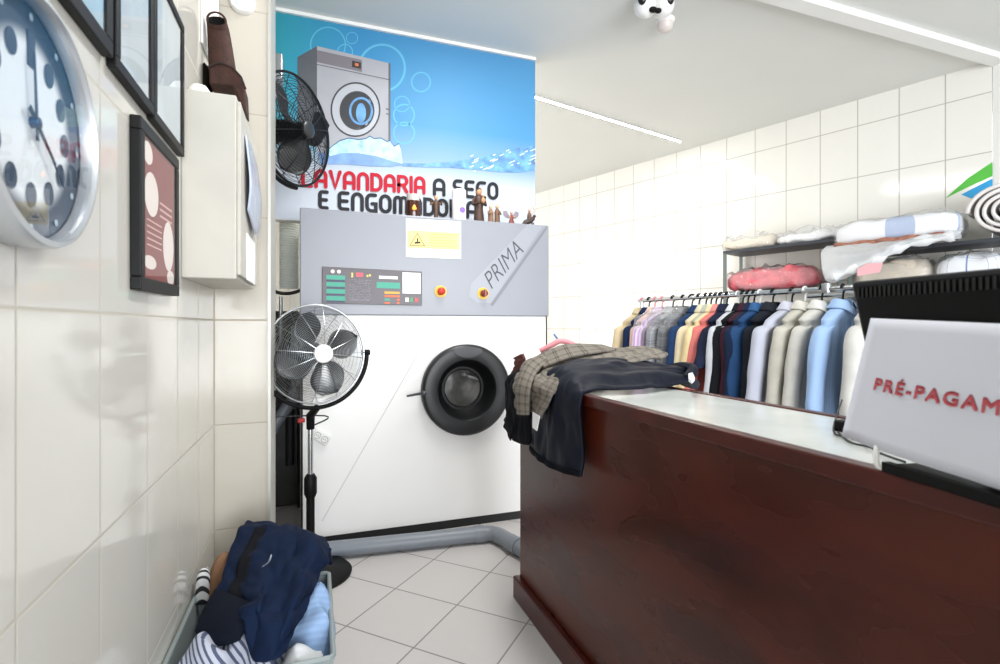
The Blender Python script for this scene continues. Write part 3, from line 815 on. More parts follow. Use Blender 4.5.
def figurine(name, label, px, hpx, robe, robe2, skin, style):
    c = top_at(px); s = P_(px, 1)*hpx
    t = thing(name, label, 'figurine', c, 'figurines on top of the machine')
    rm, r2, sm = mat(name+'_robe', robe, .5, var=.25, vscale=40), mat(name+'_cloak', robe2, .5, var=.2, vscale=40), mat(name+'_skin', skin, .5)
    if style == 'saint':
        b = MB(); b.lathe([(0,0),(.2*s,0),(.2*s,.05*s),(.16*s,.07*s),(0,.07*s)], c, n=20, cap=False); b.build('base', r2, t)
        b = MB(); b.lathe([(.15*s,.06*s),(.14*s,.2*s),(.115*s,.4*s),(.13*s,.58*s),(.15*s,.68*s),(.12*s,.76*s),(.05*s,.8*s)], c, n=18, sx=1, sy=.8); b.build('robe', rm, t)
        b = MB(); b.ball(c+V((0,0,.88*s)), .085*s, 14, (1,1,1.2)); b.build('head', sm, t)
        b = MB(); b.ball(c+V((0,.015*s,.91*s)), .088*s, 12, (1,1,1.05)); b.build('hair', r2, t)
        b = MB()
        for sg in (-1, 1): b.tube([c+V((sg*.14*s,0,.68*s)), c+V((sg*.18*s,-.04*s,.52*s)), c+V((sg*.03*s,-.15*s,.55*s))], [.05*s,.045*s,.035*s], 8)
        b.build('sleeve', rm, t)
        b = MB(); b.ball(c+V((.07*s,-.15*s,.62*s)), .06*s, 10, (1,1,1.4)); b.ball(c+V((.07*s,-.15*s,.74*s)), .04*s, 10); b.build('child', sm, t)
    elif style == 'slim':
        b = MB(); b.lathe([(0,0),(.2*s,0),(.19*s,.06*s),(0,.07*s)], c, n=16, cap=False); b.build('base', r2, t)
        b = MB(); b.lathe([(.1*s,.06*s),(.07*s,.3*s),(.1*s,.5*s),(.13*s,.66*s),(.08*s,.76*s),(.04*s,.8*s)], c, n=16, sy=.75); b.build('robe', rm, t)
        b = MB(); b.ball(c+V((0,0,.88*s)), .075*s, 12, (1,1,1.25)); b.build('head', sm, t)
        b = MB()
        for sg in (-1, 1): b.tube([c+V((sg*.11*s,0,.68*s)), c+V((sg*.22*s,-.03*s,.6*s)), c+V((sg*.2*s,-.1*s,.72*s))], [.04*s,.035*s,.03*s], 8)
        b.build('sleeve', r2, t)
    elif style == 'pair':
        b = MB(); b.box(c+V((-.32*s,-.16*s,0)), c+V((.32*s,.16*s,.07*s))); b.build('base', r2, t, bevel=.002)
        for sg, hh in ((-1, .92), (1, 1.0)):
            o = c + V((sg*.16*s, 0, 0))
            b = MB(); b.lathe([(.15*s,.06*s),(.13*s,.35*s*hh),(.14*s,.6*s*hh),(.09*s,.74*s*hh),(.04*s,.78*s*hh)], o, n=14, sy=.8); b.build('robe', rm if sg < 0 else r2, t)
            b = MB(); b.ball(o+V((0,0,.87*s*hh)), .09*s, 12, (1,1,1.15)); b.build('head', sm, t)
            b = MB(); b.tube([o+V((sg*.12*s,0,.66*s*hh)), o+V((sg*.16*s,-.08*s,.5*s)), o+V((0,-.15*s,.5*s))], .04*s, 8); b.build('sleeve', rm if sg < 0 else r2, t)
    elif style == 'winged':
        b = MB(); b.lathe([(0,0),(.2*s,0),(.17*s,.06*s),(0,.07*s)], c, n=16, cap=False); b.build('base', r2, t)
        b = MB(); b.lathe([(.24*s,.06*s),(.16*s,.3*s),(.09*s,.5*s),(.12*s,.62*s),(.05*s,.72*s)], c, n=14, sy=.7); b.build('dress', rm, t)
        b = MB(); b.ball(c+V((0,0,.81*s)), .1*s, 12); b.build('head', sm, t)
        for sg in (-1, 1):
            b = MB(); q_ = [c+V((sg*x*s, .08*s, z*s)) for (x, z) in ((.06,.58),(.3,.95),(.52,.9),(.5,.66),(.34,.5),(.1,.48))]
            b.prism(q_, (0, .03*s, 0)); b.build('wing', r2, t)
        b = MB()
        for sg in (-1, 1): b.tube([c+V((sg*.1*s,0,.62*s)), c+V((sg*.22*s,-.08*s,.5*s)), c+V((sg*.12*s,-.16*s,.55*s))], .035*s, 8)
        b.build('arm', sm, t)
    else:
        b = MB(); b.box(c+V((-.42*s,-.2*s,0)), c+V((.42*s,.2*s,.09*s))); b.build('base', r2, t, bevel=.002)
        b = MB(); b.tube([c+V((-.34*s,0,.1*s)), c+V((-.2*s,0,.22*s)), c+V((0,0,.3*s)), c+V((.22*s,0,.42*s)), c+V((.3*s,0,.6*s)), c+V((.38*s,0,.56*s))], [.06*s,.13*s,.15*s,.1*s,.07*s,.04*s], 10)
        for x in (-.2, -.1, .16, .24): b.tube([c+V((x*s,.04*s,.26*s)), c+V(((x+.03)*s,.05*s,.08*s))], .035*s, 8)
        b.build('mount', rm, t)
        b = MB(); b.lathe([(.1*s,.36*s),(.12*s,.5*s),(.1*s,.66*s),(.04*s,.74*s)], c+V((.02*s,0,0)), n=12); b.build('rider', r2, t)
        b = MB(); b.ball(c+V((.02*s,0,.83*s)), .085*s, 12); b.build('head', sm, t)
        b = MB(); b.tube([c+V((.08*s,-.05*s,.62*s)), c+V((.25*s,-.12*s,.75*s)), c+V((.2*s,-.12*s,.98*s))], .03*s, 8); b.build('arm', sm, t)
figurine('robed_figurine', 'slim brown figurine between the brown candle jar and the white candle', 436, 26, '#4d3324', '#6a4f38', '#c79a78', 'slim')
c = top_at(459); s = P_(459, 1)
t = thing('pillar_candle', 'tall white pillar candle with a small purple emblem on the machine', 'candle', c)
b = MB(); b.lathe([(0,0),(7*s,0),(7*s,31*s),(6.4*s,32*s),(6*s,30.5*s),(0,30*s)], c, n=28, cap=False); b.build('wax', mat('white_wax', '#e9e7ea', .35), t)
b = MB(); q_ = [c + V((3*s*math.cos(i*PI/8)+1.5*s, -7.05*s - .0005, 11*s+3*s*math.sin(i*PI/8))) for i in range(16)]; b.prism(q_, (0, .0015, 0)); b.build('emblem', mat('purple_emblem', '#7b5aa8', .5), t, smooth=False)
b = MB(); b.cyl(c+V((0,0,30*s)), c+V((0,0,33*s)), .6*s, n=8); b.build('wick', black_matte, t)
figurine('saint_figurine', 'tallest brown robed saint figurine, holding a child, right of the white candle', 479, 36, '#412b1f', '#2f1f18', '#b98a66', 'saint')
figurine('couple_figurine', 'pale brown figurine of two robed people standing side by side', 494, 21, '#7d5d44', '#6b4c36', '#d0a888', 'pair')
figurine('angel_figurine', 'small red-brown winged figurine near the end of the machine top', 511.5, 16, '#7c3c34', '#7d7480', '#c99c80', 'winged')
figurine('rider_figurine', 'dark figurine of a rider on a mount, rightmost on the machine', 529, 20, '#3c2b24', '#5b4336', '#c9a084', 'rider')

# ------------------------------------------------------------------ drain pipe on the floor
b = MB()
pth = [(-.1, 3.03, .05), (.95, 2.935, .05)] + [(.95+.09*math.sin(ln(a)), 2.845+.09*math.cos(ln(a)), .05) for a in (20,40,60,75)] + [(1.08, 2.70, .05), (1.16, 2.42, .05)]
t = thing('drain_pipe', 'grey plastic drain pipe along the floor before the machine', 'pipe', (.5, 2.98, 0))
b.tube(pth, .045, 18); b.build('pipe', grey_pvc, t)
for seg in ([(.90,2.94,.05),(.955,2.934,.05)], [(1.062,2.76,.05),(1.085,2.685,.05)]):
    b = MB(); b.tube(seg, .05, 18); b.build('coupling', grey_pvc, t)

# ------------------------------------------------------------------ clutter in the gap beside the machine
dk = mat('dark_iron', '#2b2b2d', .6, .4, var=.2)
t = thing('flexible_duct', 'white ribbed flexible duct hanging in the gap left of the machine', 'duct', at_d(289, 222, 3.9))
b = MB(); a = on_y(289, 222, 4.0); zz = []
for i in range(60): zz.append((.062 + .004*(i % 2), -i*.0085))
b.lathe([(r, h) for r, h in zz], (a.x, 4.0, a.z+.02), n=24); b.build('ribbed_hose', mat('white_duct', '#d7dcd6', .5), t)
b = MB(); b.cyl((a.x, 4.0, a.z), (a.x, 4.0, CEIL), .075, n=24); b.build('collar', mat('duct_collar_green_grey', '#9fb3aa', .4, .3), t)
b = MB(); b.tube(curve_pts([(a.x-.15,3.75,1.62), (a.x-.09,3.75,1.54), (a.x,3.75,1.52), (a.x+.1,3.75,1.56), (a.x+.16,3.75,1.7)], 20), .012, 10)
tag(b.build('cable', black_matte), 'black cable looping below the white ribbed duct', 'cable')
t = thing('pump_unit', 'dark pump and pipework in the gap between the pillar and the machine', 'pump', (-.25, 4.1, 0))
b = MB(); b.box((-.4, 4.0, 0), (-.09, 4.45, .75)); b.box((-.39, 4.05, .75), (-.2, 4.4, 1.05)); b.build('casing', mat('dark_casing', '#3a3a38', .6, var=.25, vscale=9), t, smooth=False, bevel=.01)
b = MB(); b.tube([(-.13,3.9,1.3),(-.13,3.9,.9),(-.16,3.88,.72)], .03, 12); b.tube([(-.36,3.8,.45),(-.24,3.8,.66),(-.14,3.85,.8),(-.12,3.85,.86)], .04, 12); b.build('pipe', grey_pvc, t)
b = MB(); b.cyl((-.29,3.86,.55), (-.29,3.86,.98), .022, n=12); b.build('valve_stem', mat('teal_pipe', '#23707a', .5), t)
b = MB(); b.cyl((-.29,3.86,.98), (-.29,3.86,1.04), .028, n=12); b.ball((-.29,3.83,1.02), .02); b.build('valve', mat('copper_valve', '#7c4a38', .4, .5), t)
b = MB(); b.tube([(-.31,3.8,1.5),(-.3,3.8,1.2),(-.26,3.8,1.12),(-.22,3.8,1.2),(-.22,3.8,1.5)], .012, 10); b.build('bent_tube', steel, t)
b = MB(); b.tube([(-.1,3.95,.0),(-.1,3.95,1.36)], .02, 10); b.tube([(-.17,3.98,.3),(-.17,3.98,1.4)], .03, 10); b.build('riser', dk, t)
b = MB(); b.box((-.4, 4.47, .0), (-.08, 4.498, 1.42));  # added dark board that keeps the lower gap dark
tag(b.build('gap_darkening_board', mat('dark_board', '#34332f', .8, var=.3, vscale=5), smooth=False), 'dark board added to darken the low back of the gap beside the machine', 'board')

# ------------------------------------------------------------------ fans
def fan_head(t, C, axis, R, cage_m, blade_m, hub_m, motor_m, nblade, nr, nspoke, wire, ph0, depth=.11, center_r=.045):
    ax = V(axis).normalized()
    u = ax.cross(V((0,0,1))).normalized(); w = u.cross(ax).normalized()
    def P(r, a, h): return C + u*r*math.cos(a) + w*r*math.sin(a) + ax*h
    def dome(r): return depth*(1 - (r/R)**2.4)       # how far the front guard bulges
    b = MB()
    b.tube([P(R, 2*PI*k/48, 0) for k in range(48)], wire*3.0, 8, closed=True)
    front = b.build('guard_rim', cage_m, t)
    b = MB()
    for i in range(nr):
        r = center_r + (R-center_r)*(i+.6)/nr
        b.tube([P(r, 2*PI*k/40, dome(r)) for k in range(40)], wire*.62, 4, closed=True)
    for k in range(nspoke):
        a = 2*PI*k/nspoke + .12
        b.tube([P(r, a, dome(r)+wire) for r in [center_r*.8+(R-center_r*.8)*j/7 for j in range(8)]], wire*.95, 5)
    b.build('front_guard', cage_m, t)
    b = MB()
    for i in range(0, nr, 2):
        r = center_r + (R-center_r)*(i+.6)/nr
        b.tube([P(r, 2*PI*k/36, -dome(r)*.75) for k in range(36)], wire*.62, 4, closed=True)
    for k in range(nspoke):
        a = 2*PI*k/nspoke
        b.tube([P(r, a, -dome(r)*.75) for r in [center_r+(R-center_r)*j/6 for j in range(7)]], wire*.95, 5)
    b.build('rear_guard', cage_m, t)
    for k in range(nblade):
        a0 = 2*PI*k/nblade + ph0
        def bl(u_, v_):
            r = .04 + (R*.86-.04)*u_
            half = (.34 + .28*math.sin(PI*min(u_*1.15,1))) * (1 if u_ < .8 else 1-.55*((u_-.8)/.2)**2)
            a = a0 + (v_-.5)*2*half + .25*u_
            return P(r, a, .02 + (v_-.5)*-.085*(1-.3*u_))
        b = MB(); b.grid(bl, 12, 8); b.build('blade', blade_m, t, solid=.003)
    b = MB(); b.lathe([(0,depth+.012),(center_r*.7,depth+.011),(center_r,depth+.004),(center_r,depth-.012),(0,depth-.012)], C, ax, 28, cap=False); b.build('badge', hub_m, t)
    b = MB(); b.lathe([(0,.05),(.04,.05),(.045,.0),(.06,-.05),(.065,-.13),(.05,-.16),(0,-.165)], C, ax, 24, cap=False); b.build('motor', motor_m, t)
    return P
# chrome floor fan
fd = 2.66
FC = at_d(318.5, 354, fd)
base = V((on_y(310.5, 430, 2.84).x, 2.84, 0))
FC = on_y(316.5, 354, 2.76)
t = thing('pedestal_fan', 'chrome pedestal fan standing in front of the white machine', 'fan', base)
axis = V((-.24+.55, -1, .06))
P = fan_head(t, FC, axis, .25, mat('fan_cage_chrome', '#a9acae', .3, 1.0), mat('fan_blade_metal', '#4c4e51', .4, .8), mat('fan_badge_white', '#eceae6', .3), mat('fan_motor_grey', '#55585a', .4, .5), 4, 26, 12, .0019, 1.05)
b = MB(); b.tube([P(.272, ln(a), -.01) for a in range(178, 363, 5)], .011, 10)
b.build('yoke', black_plastic, t)
for a in (180, 360):
    b = MB(); b.tube([P(.245, ln(a), -.01), P(.285, ln(a), -.01)], .016, 12); b.build('tilt_knob', black_plastic, t)
ybot = P(.272, ln(270), -.01)
b = MB(); b.tube([(base.x, base.y, .4), (base.x, base.y, ybot.z-.07), ], .0135, 14); b.build('pole', chrome, t)
b = MB(); b.tube([(base.x, base.y, .03), (base.x, base.y, .45)], .021, 16); b.lathe([(.024,0),(.032,.02),(.032,.1),(.02,.12)], (base.x, base.y, .41), n=16); b.build('sleeve', black_plastic, t)
b = MB(); b.tube([(base.x, base.y, ybot.z-.12), (base.x, base.y-.01, ybot.z-.05), ybot], [.02,.022,.018], 12); b.build('bracket', black_plastic, t)
b = MB(); b.tube([(base.x-.03, base.y-.02, ybot.z-.07), (base.x-.06, base.y-.03, ybot.z-.07)], .012, 10); b.build('clamp_knob', mat('red_knob', '#b02a2a', .4), t)
b = MB(); b.lathe([(.0,.0),(.205,.0),(.208,.012),(.19,.03),(.06,.045),(.03,.06),(0,.06)], base, n=40, cap=False); b.build('base', black_plastic, t)
b = MB(); rp = P(.29, 0.0, -.05)
b.tube(curve_pts([P(.27,ln(5),-.1), rp+V((.02,.02,-.05)), rp+V((-.01,.03,-.17)), rp+V((-.09,.05,-.29)), (base.x+.07,base.y+.02,ybot.z-.06), (base.x+.02,base.y-.01,ybot.z-.1)], 30), .004, 8)
b.build('power_cord', black_matte, t)
# black wall fan
WC = V((-.10, 2.98, on_y(299, 131, 2.98).z))
t = thing('wall_fan', 'black round wall fan hung high before the blue banner', 'fan', WC)
bk = mat('black_fan_metal', '#0f1012', .4, .4)
P = fan_head(t, WC, V((.80, -.60, -.05)), .29, bk, mat('black_fan_blade', '#141517', .5, .1), mat('fan_badge_dark', '#3a3b3d', .3, .5), bk, 3, 18, 14, .0024, .5, depth=.085)
b = MB(); b.tube([P(.3, ln(a), -.02) for a in range(-100, 60, 8)], .012, 10); b.build('yoke', bk, t)
b = MB(); b.tube([WC+V((-.1,.06,0)), WC+V((-.19,.1,.02)), WC+V((-.25,.1,.22))], .02, 12); b.build('arm', bk, t)
b = MB(); b.box((WX, WC.y+.04, WC.z+.16), (WX+.06, WC.y+.14, WC.z+.42)); b.box((WX+.05, WC.y+.07, WC.z+.2), (-.2, WC.y+.11, WC.z+.26)); b.build('wall_bracket', steel, t, smooth=False, bevel=.004)
# steel lamp-like bracket box peeping out above the fan
pq = on_y(277, 68, 3.0)
b = MB(); b.box((WX, 2.95, pq.z-.08), (pq.x+.03, 3.05, pq.z+.06)); tag(b.build('bracket_box', steel, smooth=False, bevel=.006), 'small steel box on the wall just above the black fan', 'box')
# socket block hung on the machine front
p = on_y(321, 437, MY-.012)
t = thing('socket_block', 'small white double socket block hanging on the machine behind the fan pole', 'socket', p)
M_ = Matrix.Translation(p) @ Matrix.Rotation(ln(35), 4, 'Y')
b = MB(M_); b.box((-.05,-.012,-.03), (.05,.011,.03)); bb = b.build('body', white_plastic, t, bevel=.006)
b = MB(M_)
for sx_ in (-.024, .024): b.lathe([(.017,.0),(.019,.002),(.019,.0)], (sx_,-.012,0), (0,-1,0), 18, cap=False); b.ball((sx_-.006,-.013,0), .003, 8); b.ball((sx_+.006,-.013,0), .003, 8)
b.build('socket', mat('socket_shadow_grey', '#6a6a6a', .5), bb)

# ------------------------------------------------------------------ left wall: clock, pictures, cabinet
CC = V((WX, .912, 1.59)); R = .178
t = thing('wall_clock', 'round wall clock with silver rim and blue dial on the left wall', 'clock', CC)
b = MB(); b.lathe([(R*.96,0),(R,.01),(R,.045),(R*.985,.052),(R*.94,.054),(R*.925,.048),(R*.92,.03)], CC, (1,0,0), 64, cap=False); b.build('rim', mat('silver_rim', '#c3c7cb', .3, .7), t)
def dial(name):
    m, nt, b_ = new_mat(name)
    g = nt.nodes.new('ShaderNodeNewGeometry'); s_ = nt.nodes.new('ShaderNodeVectorMath'); s_.operation = 'DISTANCE'
    s_.inputs[1].default_value = (CC.x+.03, CC.y, CC.z); nt.links.new(g.outputs['Position'], s_.inputs[0])
    cr = nt.nodes.new('ShaderNodeValToRGB'); cr.color_ramp.interpolation = 'EASE'; e = cr.color_ramp.elements
    e[0].position = .62; e[0].color = lin('#dfe6ea'); e[1].position = .8; e[1].color = lin('#12304a')
    d_ = nt.nodes.new('ShaderNodeMath'); d_.operation = 'DIVIDE'; d_.inputs[1].default_value = R*.92
    nt.links.new(s_.outputs['Value'], d_.inputs[0]); nt.links.new(d_.outputs[0], cr.inputs[0]); nt.links.new(cr.outputs[0], b_.inputs['Base Color'])
    b_.inputs['Roughness'].default_value = .5
    return m
b = MB(); b.lathe([(R*.925,.028),(0,.03)], CC, (1,0,0), 64, cap=False); b.lathe([(R*.96,.0),(0,.0)], CC, (1,0,0), 48, cap=False); face = b.build('dial', dial('clock_dial'), t)
navy = mat('dial_navy', '#18354f', .5)
b = MB()
for k in range(12):
    a = ln(30*k); c = CC + V((.0302, math.sin(a)*R*.58, math.cos(a)*R*.58))
    if k == 0: b.box(c+V((-.0005,-.01,-.025)), c+V((.0005,.01,.025)))
    else: b.prism([c+V((0, .014*math.cos(j*PI/8), .018*math.sin(j*PI/8))) for j in range(16)], (.0005,0,0))
b.build('hour_mark', navy, face, smooth=False)
b = MB()
for k in range(12):
    a = ln(30*k); c = CC + V((.0302, math.sin(a)*R*.84, math.cos(a)*R*.84)); b.ball(c, .0055, 8, (.15,1,1))
b.build('minute_dot', mat('dial_pale_dot', '#9fb4c2', .5), face)
def hand(name, ang, ln_, w):
    a = ln(ang); dv = V((0, math.sin(a), math.cos(a))); nv = V((0, math.cos(a), -math.sin(a))); c = CC + V((.036,0,0))
    b_ = MB(); b_.prism([c-dv*.025-nv*w, c-dv*.025+nv*w, c+dv*ln_+nv*w*.5, c+dv*ln_-nv*w*.5], (.0012,0,0)); b_.build(name, navy, t, smooth=False)
hand('minute_hand', -4, R*.55, .004); hand('hour_hand', 128, R*.4, .005); hand('second_hand', 130, R*.62, .0018)
b = MB(); b.lathe([(0,.042),(.008,.04),(.008,.03)], CC, (1,0,0), 16, cap=False); b.build('centre_cap', navy, t)
b = MB(); b.lathe([(R*.925,.047),(0,.049)], CC, (1,0,0), 64, cap=False); b.build('glass', pane, t)

def picture(label, y0, y1, z0, z1, bw, art_m, extra=None, th=.02, tilt=0.0):
    art_off = th - .007
    c = V((WX, (y0+y1)/2, z0))
    t = thing('picture_frame', label, 'picture', c, 'framed certificates on the left wall')
    M_ = Matrix.Translation(V((0,(y0+y1)/2,(z0+z1)/2))) @ Matrix.Rotation(ln(tilt), 4, 'X') @ Matrix.Translation(-V((0,(y0+y1)/2,(z0+z1)/2)))
    b = MB(M_); X0, X1 = WX, WX+th
    b.box((X0,y0,z0),(X1,y1,z0+bw)); b.box((X0,y0,z1-bw),(X1,y1,z1)); b.box((X0,y0,z0+bw),(X1,y0+bw,z1-bw)); b.box((X0,y1-bw,z0+bw),(X1,y1,z1-bw))
    b.build('frame', frame_black, t, smooth=False, bevel=.003)
    b = MB(M_); b.box((X0+.002,y0+bw,z0+bw),(X0+art_off,y1-bw,z1-bw)); a = b.build('print', art_m, t, smooth=False)
    if extra: extra(a, M_, y0+bw, y1-bw, z0+bw, z1-bw, X0+art_off+.0005)
    b = MB(M_); X = X0+art_off+.004; b.poly([(X,y0+bw-.002,z0+bw-.002),(X,y1-bw+.002,z0+bw-.002),(X,y1-bw+.002,z1-bw+.002),(X,y0+bw-.002,z1-bw+.002)]); b.build('glass', pane, t, smooth=False)
    return t
cert = mat('certificate_paper', '#b9c3c8', .7, var=.16, vscale=3)
lined = mat('certificate_ink', '#8f969c', .7)
def cert_lines(a, M_, y0, y1, z0, z1, X):
    b = MB(M_)
    for k in range(6):
        z = z0 + (z1-z0)*(.25+.09*k); b.box((X, y0+(y1-y0)*.22, z), (X+.0006, y1-(y1-y0)*.22, z+.004))
    b.build('print_lines', lined, a, smooth=False)
picture('black framed certificate hung just above the clock, leftmost of the top row', .78, 1.262, 1.85, 2.33, .032, mat('certificate_blue', '#9fb8c6', .7, var=.1, vscale=4), cert_lines)
picture('black framed pale certificate in the middle of the top row', 1.281, 1.548, 1.842, 2.28, .026, cert)
picture('black framed grey certificate at the right end of the top row', 1.552, 1.872, 1.836, 2.252, .026, cert)
def red_art(a, M_, y0, y1, z0, z1, X):
    b = MB(M_)
    def el(cy, cz, ry, rz): b.prism([(X, y0+(y1-y0)*cy+(y1-y0)*ry*math.cos(k*PI/12), z0+(z1-z0)*cz+(z1-z0)*rz*math.sin(k*PI/12)) for k in range(24)], (.0006,0,0))
    el(.25,.62,.2,.16); el(.78,.3,.18,.2); el(.15,.9,.13,.08); el(.2,.12,.18,.05); el(.85,.05,.12,.06)
    b.build('print_blots', mat('certificate_cream', '#e2d8d2', .7), a, smooth=False)
    b = MB(M_)
    for k in range(5): b.box((X, y0+(y1-y0)*.12, z0+(z1-z0)*(.24+.045*k)), (X+.0006, y0+(y1-y0)*.55, z0+(z1-z0)*(.25+.045*k)))
    for k in range(3): b.box((X, y0+(y1-y0)*.5, z0+(z1-z0)*(.5+.05*k)), (X+.0006, y0+(y1-y0)*.9, z0+(z1-z0)*(.515+.05*k)))
    b.build('print_lines', mat('certificate_pink', '#d9a8a2', .7), a, smooth=False)
picture('black framed red certificate with cream ovals, hung below the top row', 1.425, 1.787, 1.388, 1.80, .032, mat('certificate_red', '#7c2226', .6, var=.12, vscale=6), red_art, th=.024, tilt=0.6)

# white wall cabinet in the corner
KX, KY0, KY1, KZ0, KZ1 = -.249, 1.918, 2.44, 1.458, 2.075
cab_m = mat('cream_white_metal', '#bdb9af', .4, var=.06, vscale=5)
t = thing('wall_cabinet', 'white metal wall cabinet in the corner beside the red certificate', 'cabinet', (WX, (KY0+KY1)/2, KZ0))
b = MB(); b.box((WX, KY0, KZ0), (KX, KY1, KZ1)); b.build('body', cab_m, t, smooth=False, bevel=.004)
b = MB(); b.box((KX, KY0+.012, KZ0+.015), (KX+.012, KY1-.012, KZ1-.015)); dd = b.build('door', cab_m, t, smooth=False, bevel=.003)
b = MB(); b.box((KX+.012, KY1-.09, KZ0+.28), (KX+.024, KY1-.07, KZ0+.36)); b.build('handle', white_plastic, dd, smooth=False, bevel=.003)
t = thing('plastic_pocket', 'clear plastic pocket of blue-white papers hanging on the cabinet door', 'pocket', (KX+.012, 2.2, 1.68))
b = MB(); pt = patch([[(KX+.016,2.02,1.98),(KX+.02,2.2,1.97),(KX+.016,2.38,1.97)],[(KX+.03,2.03,1.82),(KX+.045,2.2,1.8),(KX+.03,2.38,1.83)],[(KX+.02,2.05,1.72),(KX+.03,2.22,1.66),(KX+.03,2.36,1.72)]])
b.grid(pt, 10, 10); b.build('papers', mat('bluish_paper', '#b9c3d6', .6, var=.12, vscale=12), t, solid=.004)
b = MB(); b.grid(lambda u, v: pt(u, v) + V((.006, 0, -.02*v)), 10, 10); b.build('sleeve', film, t)
b = MB(); b.box((KX+.0125, 2.08, 1.47), (KX+.016, 2.33, 1.64)); tag(b.build('door_notice', paper, smooth=False), 'white paper notice low on the wall cabinet door', 'notice')

# rusty spout standing on the cabinet
rust = mat('rusty_iron', '#3a2018', .75, .25, var=.4, vscale=22, bump=.4, bscale=60)
YS = 2.26
def rp_(px, py, Y=YS): return on_y(px, py, Y)
s = YS / ray(218, 60).y / F
t = thing('rusty_spout', 'rusty brown metal spout with a round open mouth on the wall cabinet', 'spout', rp_(224, 84))
b = MB()
axis_t = rp_(218, 26); axis_b = rp_(224, 84) ; dv = (axis_b-axis_t)
np_ = curve_pts([axis_b, axis_t+dv*.5, axis_t+dv*.12, axis_t+V((0,-.03,.004))], 14)
b.tube(np_, [(13-4.2*k/14)*s for k in range(15)], 20, cap=False)
mc = np_[-1]
b.tube([mc + V((8.2*s*math.cos(k*PI/10), 0, 8.2*s*math.sin(k*PI/10))) for k in range(20)], 1.1*s, 6, closed=True)
nk = b.build('neck', rust, t)
b = MB(); b.tube(np_[::-1], [(7.6+3.4*k/14)*s for k in range(15)], 20, cap=False); b.build('shaded_bore', mat('bore_shade_black', '#0d0807', .9), nk)  # shade inside the mouth painted as a black inner tube
b = MB()   # flared hood below the seam, leaning out over the cabinet edge
prof = [(209,66),(216,63),(222,63),(233,68),(241,77),(245,88),(246,113),(242,108),(236,93),(232,86),(209,84)]
b.prism([rp_(x, y, YS-.05) for (x, y) in prof], (0, .11, 0)); hd = b.build('hood', rust, t, bevel=.008)
b = MB(); b.tube([rp_(x, y, YS-.055) for (x, y) in ((208,67),(216,63.5),(222,63),(233,68),(241,77),(245.5,89))], 1.1*s, 8); b.build('seam', mat('dark_rust_seam', '#24140f', .8), hd)
# white trunking above and dark bits below it
p0, p1 = on_y(187, 0, 2.3), on_y(207, 53, 2.3)
b = MB(); b.box((WX, 2.22, p1.z), (p1.x, 2.42, CEIL)); tag(b.build('wall_trunking', white_paint, smooth=False, bevel=.004), 'white square trunking running up the wall above the cabinet', 'trunking')
b = MB(); b.cyl((on_y(210, 20, 2.4).x, 2.43, KZ1), (on_y(210, 20, 2.4).x, 2.43, CEIL), .028, n=16); tag(b.build('wall_conduit', white_plastic), 'white round conduit behind the rusty spout', 'pipe')
t = thing('dark_bottle', 'dark bottle standing behind the rusty spout on the cabinet', 'bottle', (on_y(200, 75, 2.28).x, 2.3, KZ1))
c = V((on_y(198.5, 75, 2.3).x, 2.3, KZ1)); b = MB(); b.lathe([(0,0),(.05,0),(.05,.2),(.045,.24),(.022,.265),(.02,.29),(0,.29)], c, n=20, cap=False); b.build('body', mat('dark_bottle_glass', '#17130f', .2), t)
b = MB(); b.cyl(c+V((0,0,.285)), c+V((0,0,.31)), .022, n=14); b.build('cap', black_plastic, t)
c = V((on_y(199, 83, 1.96).x, 1.965, KZ1)); b = MB(); b.lathe([(.032,0),(.032,.018),(.022,.032),(0,.037)], c, n=20); tag(b.build('plastic_dome', white_plastic), 'small white dome on the front edge of the wall cabinet top', 'dome')
c = on_y(243, 4, PILY0); b = MB(); t = thing('round_lamp', 'round white lamp high on the tiled pillar', 'lamp', c)
b.lathe([(.05,0),(.052,.02),(.046,.034),(.036,.038)], c, (0,-1,0), 32); b.build('ring', white_plastic, t)
b = MB(); b.lathe([(.036,.036),(.03,.045),(.015,.05),(0,.051)], c, (0,-1,0), 28, cap=False); b.build('diffuser', mat('opal_diffuser', '#d4d9e2', .3), t)

# ------------------------------------------------------------------ security camera and detector on the ceiling
c = on_z(655, 8, CEIL)
s = (CEIL-1.3)/(HZ+3)
c = at_d(655, -3, s*F); c.z = CEIL
px_ = c.length*0 + s*1.0
t = thing('security_camera', 'white twin-eyed security camera with black lenses on the ceiling', 'camera', c)
rt = V((CS, -SN, 0)); bkd = V((SN, CS, 0))
u1 = s
b = MB(); b.lathe([(.055,0),(.055,-.02),(.03,-.03)], c, n=24); b.build('mount', white_plastic, t)
for (ox, oz, lens_dx) in ((-9.5, -7, -7), (7.5, -7, 5.5)):
    b = MB(); cc = c + rt*ox*u1 + V((0,0,oz*u1-.01))
    b.ball(cc, 11.5*u1, 20, (1,1,1)); hd = b.build('head', white_plastic, t)
    b = MB(); lc = cc + rt*lens_dx*u1*.75 - bkd*8.5*u1 + V((0,0,1.5*u1)); b.ball(lc, 5.6*u1, 16, (.85,.75,1.15)); b.build('lens', mat('black_lens', '#0b0b0d', .12), hd)
b = MB(); cc = c + V((0,0,-17*u1)) - bkd*7*u1 - rt*4*u1
b.ball(cc, 3.4*u1, 12, (1.3,1,.8)); b.ball(cc + rt*5*u1 - V((0,0,1*u1)), 3*u1, 12, (1.2,1,.8)); b.build('sensor', black_plastic, t)
c2_ = on_z(665, 20, CEIL)
t = thing('smoke_detector', 'small beige dome detector beside the twin-eyed camera', 'detector', (c2_.x, c2_.y, CEIL))
b = MB(); b.lathe([(.064,0),(.06,-.02),(.056,-.026)], (c2_.x, c2_.y, CEIL), n=28); b.build('base', white_plastic, t)
